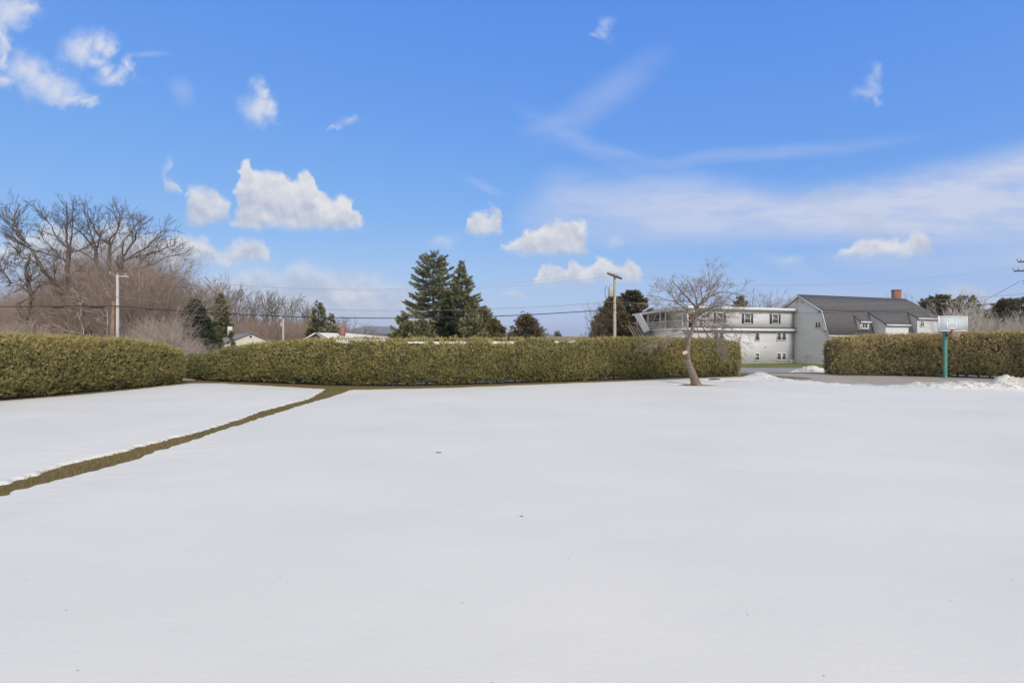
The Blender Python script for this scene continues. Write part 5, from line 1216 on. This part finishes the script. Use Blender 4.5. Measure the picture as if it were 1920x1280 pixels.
for k in range(12):
    for sgn in (1, -1):
        a0 = k * PI / 6; tt = np.linspace(0, 1, 5); aa = a0 + sgn * tt * PI / 4; r_ = 0.225 - 0.10 * tt
        P.append(np.stack([tx + r_ * np.cos(aa), yb_ - 0.30 + r_ * np.sin(aa), zb + 0.02 - 0.40 * tt], -1))
MB().tubes(np.array(P), np.full((24, 5), 0.003), sides=4).build('net', M['net'], rim)

# ------------------------------------------------------------------ camera
cam = bpy.data.cameras.new('camera'); co = bpy.data.objects.new('camera', cam); C.objects.link(co)
co.location = (0, 0, CAM_H); co.rotation_euler = (PI / 2, 0, 0); cam.lens = 18; cam.sensor_width = 36; cam.clip_end = 20000; cam.clip_start = 0.05
bpy.context.scene.camera = co

# ------------------------------------------------------------------ haze
hm = bpy.data.materials.new('haze'); hm.use_nodes = True; hn = hm.node_tree; hn.nodes.remove(hn.nodes['Principled BSDF'])
pv = hn.nodes.new('ShaderNodeVolumePrincipled'); pv.inputs['Color'].default_value = (0.72, 0.82, 0.98, 1); pv.inputs['Density'].default_value = 0.00016; pv.inputs['Anisotropy'].default_value = 0.2
hn.links.new(pv.outputs[0], hn.nodes['Material Output'].inputs['Volume'])
hz = MB().box(-6500, 6500, -400, 6500, -2.4, 125).build('haze', hm); tag(hz, 'thin bluish air that fades the distant hills', kind='stuff')

# ------------------------------------------------------------------ light and sky
SUN_EL, SUN_AZ = 34.0, 155.0     # azimuth clockwise from +Y: behind the camera to the right
sl = bpy.data.lights.new('sun', 'SUN'); sl.energy = 1.8; sl.angle = rad(11); sl.color = (1.0, 0.92, 0.82)
so = bpy.data.objects.new('sun', sl); C.objects.link(so); so.rotation_euler = (rad(90 - SUN_EL), 0, rad(180 - SUN_AZ) )
so.location = (30, -30, 40)

w = bpy.data.worlds.new('World'); bpy.context.scene.world = w; w.use_nodes = True
nt = w.node_tree; bg = nt.nodes['Background']; outn = nt.nodes['World Output']
sk = nt.nodes.new('ShaderNodeTexSky'); sk.sky_type = 'NISHITA'; sk.sun_disc = False; sk.sun_elevation = rad(SUN_EL); sk.sun_rotation = rad(SUN_AZ); sk.altitude = 0; sk.air_density = 1.0; sk.dust_density = 0.6; sk.ozone_density = 1.5
hs_ = nt.nodes.new('ShaderNodeHueSaturation'); hs_.inputs['Saturation'].default_value = 1.0; hs_.inputs['Value'].default_value = 1.0
nt.links.new(sk.outputs[0], hs_.inputs['Color'])
ss_ = nt.nodes.new('ShaderNodeSeparateColor'); nt.links.new(hs_.outputs[0], ss_.inputs[0])
cc_ = nt.nodes.new('ShaderNodeCombineColor')
for k_, (cf, gm) in enumerate(((0.47, 0.85), (0.486, 0.53), (0.625, 0.12))):
    nt.links.new(mth(nt, 'MULTIPLY', mth(nt, 'POWER', mth(nt, 'MULTIPLY', ss_.outputs[k_], 0.1), gm), cf * 10), cc_.inputs[k_])
SKY_TINT = cc_.outputs[0]
bg_sky = SKY_TINT; bg.inputs[1].default_value = 0.10
tc = nt.nodes.new('ShaderNodeTexCoord'); sp = nt.nodes.new('ShaderNodeSeparateXYZ'); nt.links.new(tc.outputs['Generated'], sp.inputs[0])
yy = mth(nt, 'MAXIMUM', sp.outputs['Y'], 0.08)
cb = nt.nodes.new('ShaderNodeCombineXYZ'); nt.links.new(mth(nt, 'DIVIDE', sp.outputs['X'], yy), cb.inputs[0]); nt.links.new(mth(nt, 'DIVIDE', sp.outputs['Z'], yy), cb.inputs[1])
Q = cb.outputs[0]
def vm(op, a, b_=None, c=None):
    n = nt.nodes.new('ShaderNodeVectorMath'); n.operation = op
    for k, v in enumerate((a, b_, c)):
        if v is None: continue
        if isinstance(v, tuple): n.inputs[k].default_value = v
        else: nt.links.new(v, n.inputs[k])
    return n
def ncol(scale, detail, rough, vec, stretch=None):
    if stretch:
        mp = nt.nodes.new('ShaderNodeMapping'); mp.inputs['Scale'].default_value = stretch[:3]; mp.inputs['Rotation'].default_value = (0, 0, stretch[3]); nt.links.new(vec, mp.inputs[0]); vec = mp.outputs[0]
    n = nt.nodes.new('ShaderNodeTexNoise'); n.inputs['Scale'].default_value = scale; n.inputs['Detail'].default_value = detail; n.inputs['Roughness'].default_value = rough
    n.noise_dimensions = '3D'; nt.links.new(vec, n.inputs['Vector']); return n
n1 = ncol(14, 4, 0.55, Q)
warp = vm('MULTIPLY_ADD', vm('SUBTRACT', n1.outputs['Color'], (0.5, 0.5, 0.5)).outputs[0], (0.055, 0.040, 0), Q).outputs[0]
n2 = ncol(38, 5, 0.6, Q)
def blobs(vec, lst):
    cur = None
    for (x, y, rx, ry) in lst:
        cx, cy, rx, ry = (x - 960) / 960, (640 - y) / 960, rx / 960, ry / 960
        d = vm('LENGTH', vm('MULTIPLY_ADD', vec, (1 / rx, 1 / ry, 0), (-cx / rx, -cy / ry, 0)).outputs[0]).outputs['Value']
        cur = d if cur is None else mth(nt, 'SMOOTH_MIN', cur, d, 0.35)
    return cur
def mr(v, a, b_, c=0.0, d=1.0, kind='SMOOTHSTEP'):
    n = nt.nodes.new('ShaderNodeMapRange'); n.interpolation_type = kind; nt.links.new(v, n.inputs[0])
    for k, q in enumerate((a, b_, c, d)): n.inputs[k + 1].default_value = q
    return n.outputs[0]
def fcurve(v, pts):
    n = nt.nodes.new('ShaderNodeFloatCurve'); c = n.mapping.curves[0]
    while len(c.points) < len(pts): c.points.new(0.5, 0.5)
    for p, (x, y) in zip(c.points, pts): p.location = (x, y); p.handle_type = 'AUTO'
    n.mapping.update(); nt.links.new(v, n.inputs['Value']); return n.outputs[0]
MUL = lambda a, b_: mth(nt, 'MULTIPLY', a, b_)
ADD = lambda a, b_: mth(nt, 'ADD', a, b_)
n2 = ncol(30, 6, 0.6, Q); n2b = ncol(13, 5, 0.55, Q); n2c = ncol(13, 5, 0.55, vm('ADD', Q, (0.004, 0.013, 0)).outputs[0])
lump = MUL(mth(nt, 'SUBTRACT', n2c.outputs['Fac'], n2b.outputs['Fac']), 3.6)
wq = vm('MULTIPLY_ADD', vm('SUBTRACT', n2.outputs['Color'], (0.5, 0.5, 0.5)).outputs[0], (0.034, 0.034, 0), vm('MULTIPLY_ADD', vm('SUBTRACT', n2b.outputs['Color'], (0.5, 0.5, 0.5)).outputs[0], (0.060, 0.048, 0), Q).outputs[0]).outputs[0]
sq = nt.nodes.new('ShaderNodeSeparateXYZ'); nt.links.new(wq, sq.inputs[0])
WX = mth(nt, 'MULTIPLY_ADD', sq.outputs['X'], 960.0, 960.0); WY = mth(nt, 'MULTIPLY_ADD', sq.outputs['Y'], -960.0, 640.0)   # direction -> tangent-plane coordinates, y downwards
front = mr(sp.outputs['Y'], 0.08, 0.2)
def profile(X, Y, top, bot, st, sb):
    """cloud with a sculpted upper outline and a soft flat base; returns cover and depth below the outline"""
    x0, x1 = top[0][0], top[-1][0]; ys_ = [p[1] for p in top]; y0, y1 = min(ys_) - 5, max(ys_) + 5
    tt = mr(X, x0, x1, kind='LINEAR'); f = fcurve(tt, [((x - x0) / (x1 - x0), 1 - (y - y0) / (y1 - y0)) for x, y in top])
    ty = mth(nt, 'MULTIPLY_ADD', f, -(y1 - y0), y1); dep = mth(nt, 'SUBTRACT', Y, ty)
    dep = ADD(dep, MUL(mth(nt, 'SUBTRACT', n2.outputs['Fac'], 0.5), st * 2.0)) if X is WX else dep
    cov = MUL(mr(dep, -2.0, st * 2.0), mr(Y, bot + 3, bot - sb)); e = min(14.0, (x1 - x0) * 0.12) if X is WX else 130.0
    cov = MUL(cov, MUL(mr(X, x0 - 1, x0 + e), mr(X, x1 + 1, x1 - e)))
    return cov, dep
col = bg_sky
# high thin veil
n3 = ncol(2.2, 6, 0.62, Q, (1.0, 3.4, 1, 0.20)); n4 = ncol(3.0, 4, 0.5, Q); n5 = ncol(6.0, 6, 0.65, Q, (1.0, 4.0, 1, 0.22))
warp2 = vm('MULTIPLY_ADD', vm('SUBTRACT', n4.outputs['Color'], (0.5, 0.5, 0.5)).outputs[0], (0.07, 0.05, 0), Q).outputs[0]
s2 = nt.nodes.new('ShaderNodeSeparateXYZ'); nt.links.new(warp2, s2.inputs[0])
VX = mth(nt, 'MULTIPLY_ADD', s2.outputs['X'], 960.0, 960.0); VY = mth(nt, 'MULTIPLY_ADD', s2.outputs['Y'], -960.0, 640.0)
def rotblob(x, y, rx, ry, deg):
    mp = nt.nodes.new('ShaderNodeMapping'); mp.vector_type = 'TEXTURE'; mp.inputs['Location'].default_value = ((x - 960) / 960, (640 - y) / 960, 0); mp.inputs['Rotation'].default_value = (0, 0, rad(deg)); mp.inputs['Scale'].default_value = (rx / 960, ry / 960, 1)
    nt.links.new(warp2, mp.inputs[0]); return vm('LENGTH', mp.outputs[0]).outputs['Value']
def veil(col, cov, alpha, c, tex=True):
    a = MUL(cov, alpha)
    if tex: a = MUL(a, mr(n5.outputs['Fac'], 0.28, 0.62, 0.55, 1.10))
    return mixc(nt, MUL(a, front), col, tuple(q * 6.6 for q in c))
CVE = (0.60, 0.66, 0.84); CVW = (0.70, 0.73, 0.84)
cv1, dp1 = profile(VX, VY, [(930, 352), (1000, 325), (1060, 303), (1130, 310), (1250, 306), (1350, 318), (1450, 330), (1560, 322), (1660, 306), (1780, 285), (1900, 258), (2050, 225)], 474, 36, 60)
col = veil(col, cv1, mr(VX, 960, 1500, 0.50, 0.94), CVE)
cv2, _d = profile(VX, VY, [(1480, 478), (1560, 455), (1700, 452), (1850, 440), (2050, 420)], 520, 30, 50); col = veil(col, cv2, 0.62, CVE)
cv3, _d = profile(VX, VY, [(1380, 560), (1500, 530), (1700, 520), (1900, 505), (2050, 500)], 680, 30, 90); col = veil(col, cv3, 0.40, CVE)
arc = None
for a in [(1075, 258, 75, 13, -30), (1050, 225, 50, 15, 20), (1130, 180, 95, 24, 38), (1150, 288, 90, 9, -14)]:
    d = rotblob(*a); arc = d if arc is None else mth(nt, 'SMOOTH_MIN', arc, d, 0.6)
col = veil(col, mr(arc, 2.1, 0.1), 0.24, CVE)
thin = None
for a in [(1430, 290, 260, 14, 6), (1480, 500, 70, 10, -20), (345, 175, 20, 26, 30), (840, 450, 26, 12, 25), (905, 350, 40, 8, -20), (290, 108, 34, 6, 0), (1380, 395, 240, 30, 0)]:
    d = rotblob(*a); thin = d if thin is None else mth(nt, 'SMOOTH_MIN', thin, d, 0.5)
col = veil(col, mr(thin, 1.5, 0.2), 0.24, CVE)
# pale air low over the horizon
col = mixc(nt, MUL(MUL(mr(mth(nt, 'DIVIDE', sp.outputs['Z'], yy), 0.26, -0.02), 0.44), mr(n3.outputs['Fac'], 0.30, 0.62, 0.5, 1.0)), col, tuple(q * 6.6 for q in (0.56, 0.64, 0.82)))
# loose fragments high on the left and right
warps = vm('MULTIPLY_ADD', vm('SUBTRACT', ncol(9, 5, 0.6, Q).outputs['Color'], (0.5, 0.5, 0.5)).outputs[0], (0.060, 0.050, 0), wq).outputs[0]
frag = [(40, 122, 26, 26), (62, 135, 30, 26), (86, 152, 32, 24), (108, 170, 30, 18), (132, 184, 26, 12), (156, 195, 18, 7), (5, 152, 24, 14), (22, 12, 46, 26), (62, 8, 24, 12), (2, 60, 12, 40), (3, 105, 8, 20),
        (148, 92, 24, 22), (184, 80, 24, 16), (204, 92, 14, 14), (176, 108, 22, 12), (212, 150, 32, 12), (244, 134, 9, 18), (190, 132, 14, 14), (490, 176, 13, 16), (478, 200, 24, 24), (502, 204, 18, 18)]
fd = ADD(blobs(warps, frag), MUL(mth(nt, 'SUBTRACT', n2.outputs['Fac'], 0.5), 1.6))
col = mixc(nt, MUL(MUL(mr(fd, 1.85, -0.15), 0.88), front), col, tuple(q * 6.6 for q in (0.72, 0.75, 0.84)))
frag2 = [(1141, 50, 9, 12), (1132, 62, 7, 8), (1116, 72, 8, 5), (1648, 136, 9, 14), (1632, 156, 12, 12), (1622, 172, 16, 10), (1638, 186, 6, 9), (648, 226, 13, 6), (625, 234, 9, 4), (318, 314, 6, 18), (822, 452, 16, 9), (1480, 488, 20, 8), (1154, 450, 14, 8), (700, 520, 10, 8)]
fd2 = ADD(blobs(warps, frag2), MUL(mth(nt, 'SUBTRACT', n2.outputs['Fac'], 0.5), 1.4))
col = mixc(nt, MUL(MUL(mr(fd2, 2.2, -0.2), 0.42), front), col, tuple(q * 6.6 for q in (0.68, 0.73, 0.85)))
# fair-weather cumulus: lit crowns, lavender-grey bodies and bases
CW = (0.80, 0.805, 0.83); CS = (0.50, 0.55, 0.68)
def cumulus(col, top, bot, st=7, sb=22, alpha=0.97, deep=52, base=0.12):
    cov, dep = profile(WX, WY, top, bot, st, sb)
    sh = ADD(ADD(mr(dep, 2, deep, 0.0, 0.70), base), lump); sh = mth(nt, 'MINIMUM', mth(nt, 'MAXIMUM', sh, 0.0), 1.0)
    cc = mixc(nt, sh, tuple(q * 6.6 for q in CW), tuple(q * 6.6 for q in CS))
    return mixc(nt, MUL(MUL(cov, alpha), front), col, cc)
col = cumulus(col, [(-40, 445), (20, 432), (60, 418), (100, 408), (150, 432), (190, 408), (222, 400), (255, 424), (300, 436), (350, 450)], 550, 16, 90, 0.80, 80)
col = cumulus(col, [(300, 462), (330, 436), (380, 438), (402, 456), (428, 462), (444, 450), (470, 444), (498, 456), (512, 480), (516, 500)], 505, 10, 30, 0.90, 50)
col = cumulus(col, [(330, 530), (400, 500), (450, 497), (500, 494), (524, 498), (545, 483), (575, 478), (604, 482), (630, 497), (690, 503), (730, 512), (770, 530), (810, 560)], 660, 22, 120, 0.68, 60)
col = cumulus(col, [(620, 545), (660, 530), (690, 536), (702, 540), (720, 560)], 580, 10, 30, 0.45, 40, 0.0)
col = cumulus(col, [(345, 378), (352, 352), (374, 345), (400, 348), (408, 362), (424, 367), (431, 385), (434, 410)], 425, 9, 26, 0.92, 50, 0.15)
col = cumulus(col, [(312, 356), (318, 336), (332, 334), (343, 345), (346, 360)], 364, 8, 14, 0.70, 40)
col = cumulus(col, [(420, 420), (444, 412), (470, 410), (492, 415)], 428, 5, 9, 0.70, 40)
col = cumulus(col, [(438, 380), (444, 335), (453, 306), (467, 298), (482, 314), (500, 322), (530, 324), (548, 330), (562, 320), (584, 322), (596, 345), (612, 356), (630, 362), (650, 355), (664, 362), (672, 385), (683, 402), (688, 424)], 436, 6, 26, 0.98, 85, 0.05)
col = cumulus(col, [(876, 412), (886, 392), (908, 388), (925, 381), (940, 390), (943, 412), (942, 434)], 446, 8, 22, 0.90, 55, 0.15)
col = cumulus(col, [(930, 474), (944, 456), (972, 446), (990, 430), (1008, 416), (1034, 412), (1058, 402), (1080, 408), (1096, 416), (1106, 432), (1104, 452)], 480, 6, 20, 0.97, 60, 0.08)
col = cumulus(col, [(996, 530), (1008, 502), (1022, 492), (1044, 490), (1058, 500), (1076, 484), (1100, 488), (1124, 478), (1146, 486), (1160, 500), (1184, 489), (1198, 498), (1208, 528)], 542, 6, 30, 0.94, 48, 0.05)
col = cumulus(col, [(936, 556), (948, 540), (964, 534), (980, 542), (990, 556)], 562, 7, 16, 0.70, 40)
col = cumulus(col, [(1560, 476), (1584, 456), (1606, 440), (1640, 436), (1668, 438), (1688, 448), (1706, 436), (1728, 428), (1740, 432), (1744, 458)], 488, 8, 26, 0.92, 60, 0.08)
col = cumulus(col, [(1760, 556), (1778, 534), (1800, 524), (1826, 524), (1846, 532), (1870, 545), (1920, 560), (1980, 570)], 610, 14, 60, 0.50, 60)
col = cumulus(col, [(1580, 440), (1600, 402), (1620, 388), (1652, 390), (1660, 420), (1664, 440)], 446, 14, 20, 0.28, 30, 0.55)
col = cumulus(col, [(1400, 385), (1440, 368), (1500, 362), (1540, 352), (1600, 344), (1612, 350)], 392, 10, 24, 0.30, 26, 0.6)
nt.links.new(col, bg.inputs[0])
# unseen white cloud veil, added overhead and behind the camera for soft fill light
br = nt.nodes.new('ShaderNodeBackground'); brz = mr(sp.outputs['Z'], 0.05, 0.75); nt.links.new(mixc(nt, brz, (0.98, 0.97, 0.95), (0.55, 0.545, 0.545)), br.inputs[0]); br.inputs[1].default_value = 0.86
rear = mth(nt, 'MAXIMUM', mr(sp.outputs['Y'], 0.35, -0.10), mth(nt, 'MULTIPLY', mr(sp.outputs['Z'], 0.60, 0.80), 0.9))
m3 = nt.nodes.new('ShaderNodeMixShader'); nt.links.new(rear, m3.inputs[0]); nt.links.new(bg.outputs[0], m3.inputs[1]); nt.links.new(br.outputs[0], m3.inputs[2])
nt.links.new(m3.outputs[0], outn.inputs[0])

sc = bpy.context.scene
sc.view_settings.view_transform = 'Standard'; sc.view_settings.look = 'None'; sc.view_settings.gamma = 1; sc.view_settings.exposure = 0.58
sc.cycles.max_bounces = 4; sc.cycles.diffuse_bounces = 2; sc.cycles.transparent_max_bounces = 8; sc.cycles.volume_bounces = 0
sc.cycles.use_denoising = True
try: sc.cycles.denoiser = 'OPENIMAGEDENOISE'
except Exception: pass
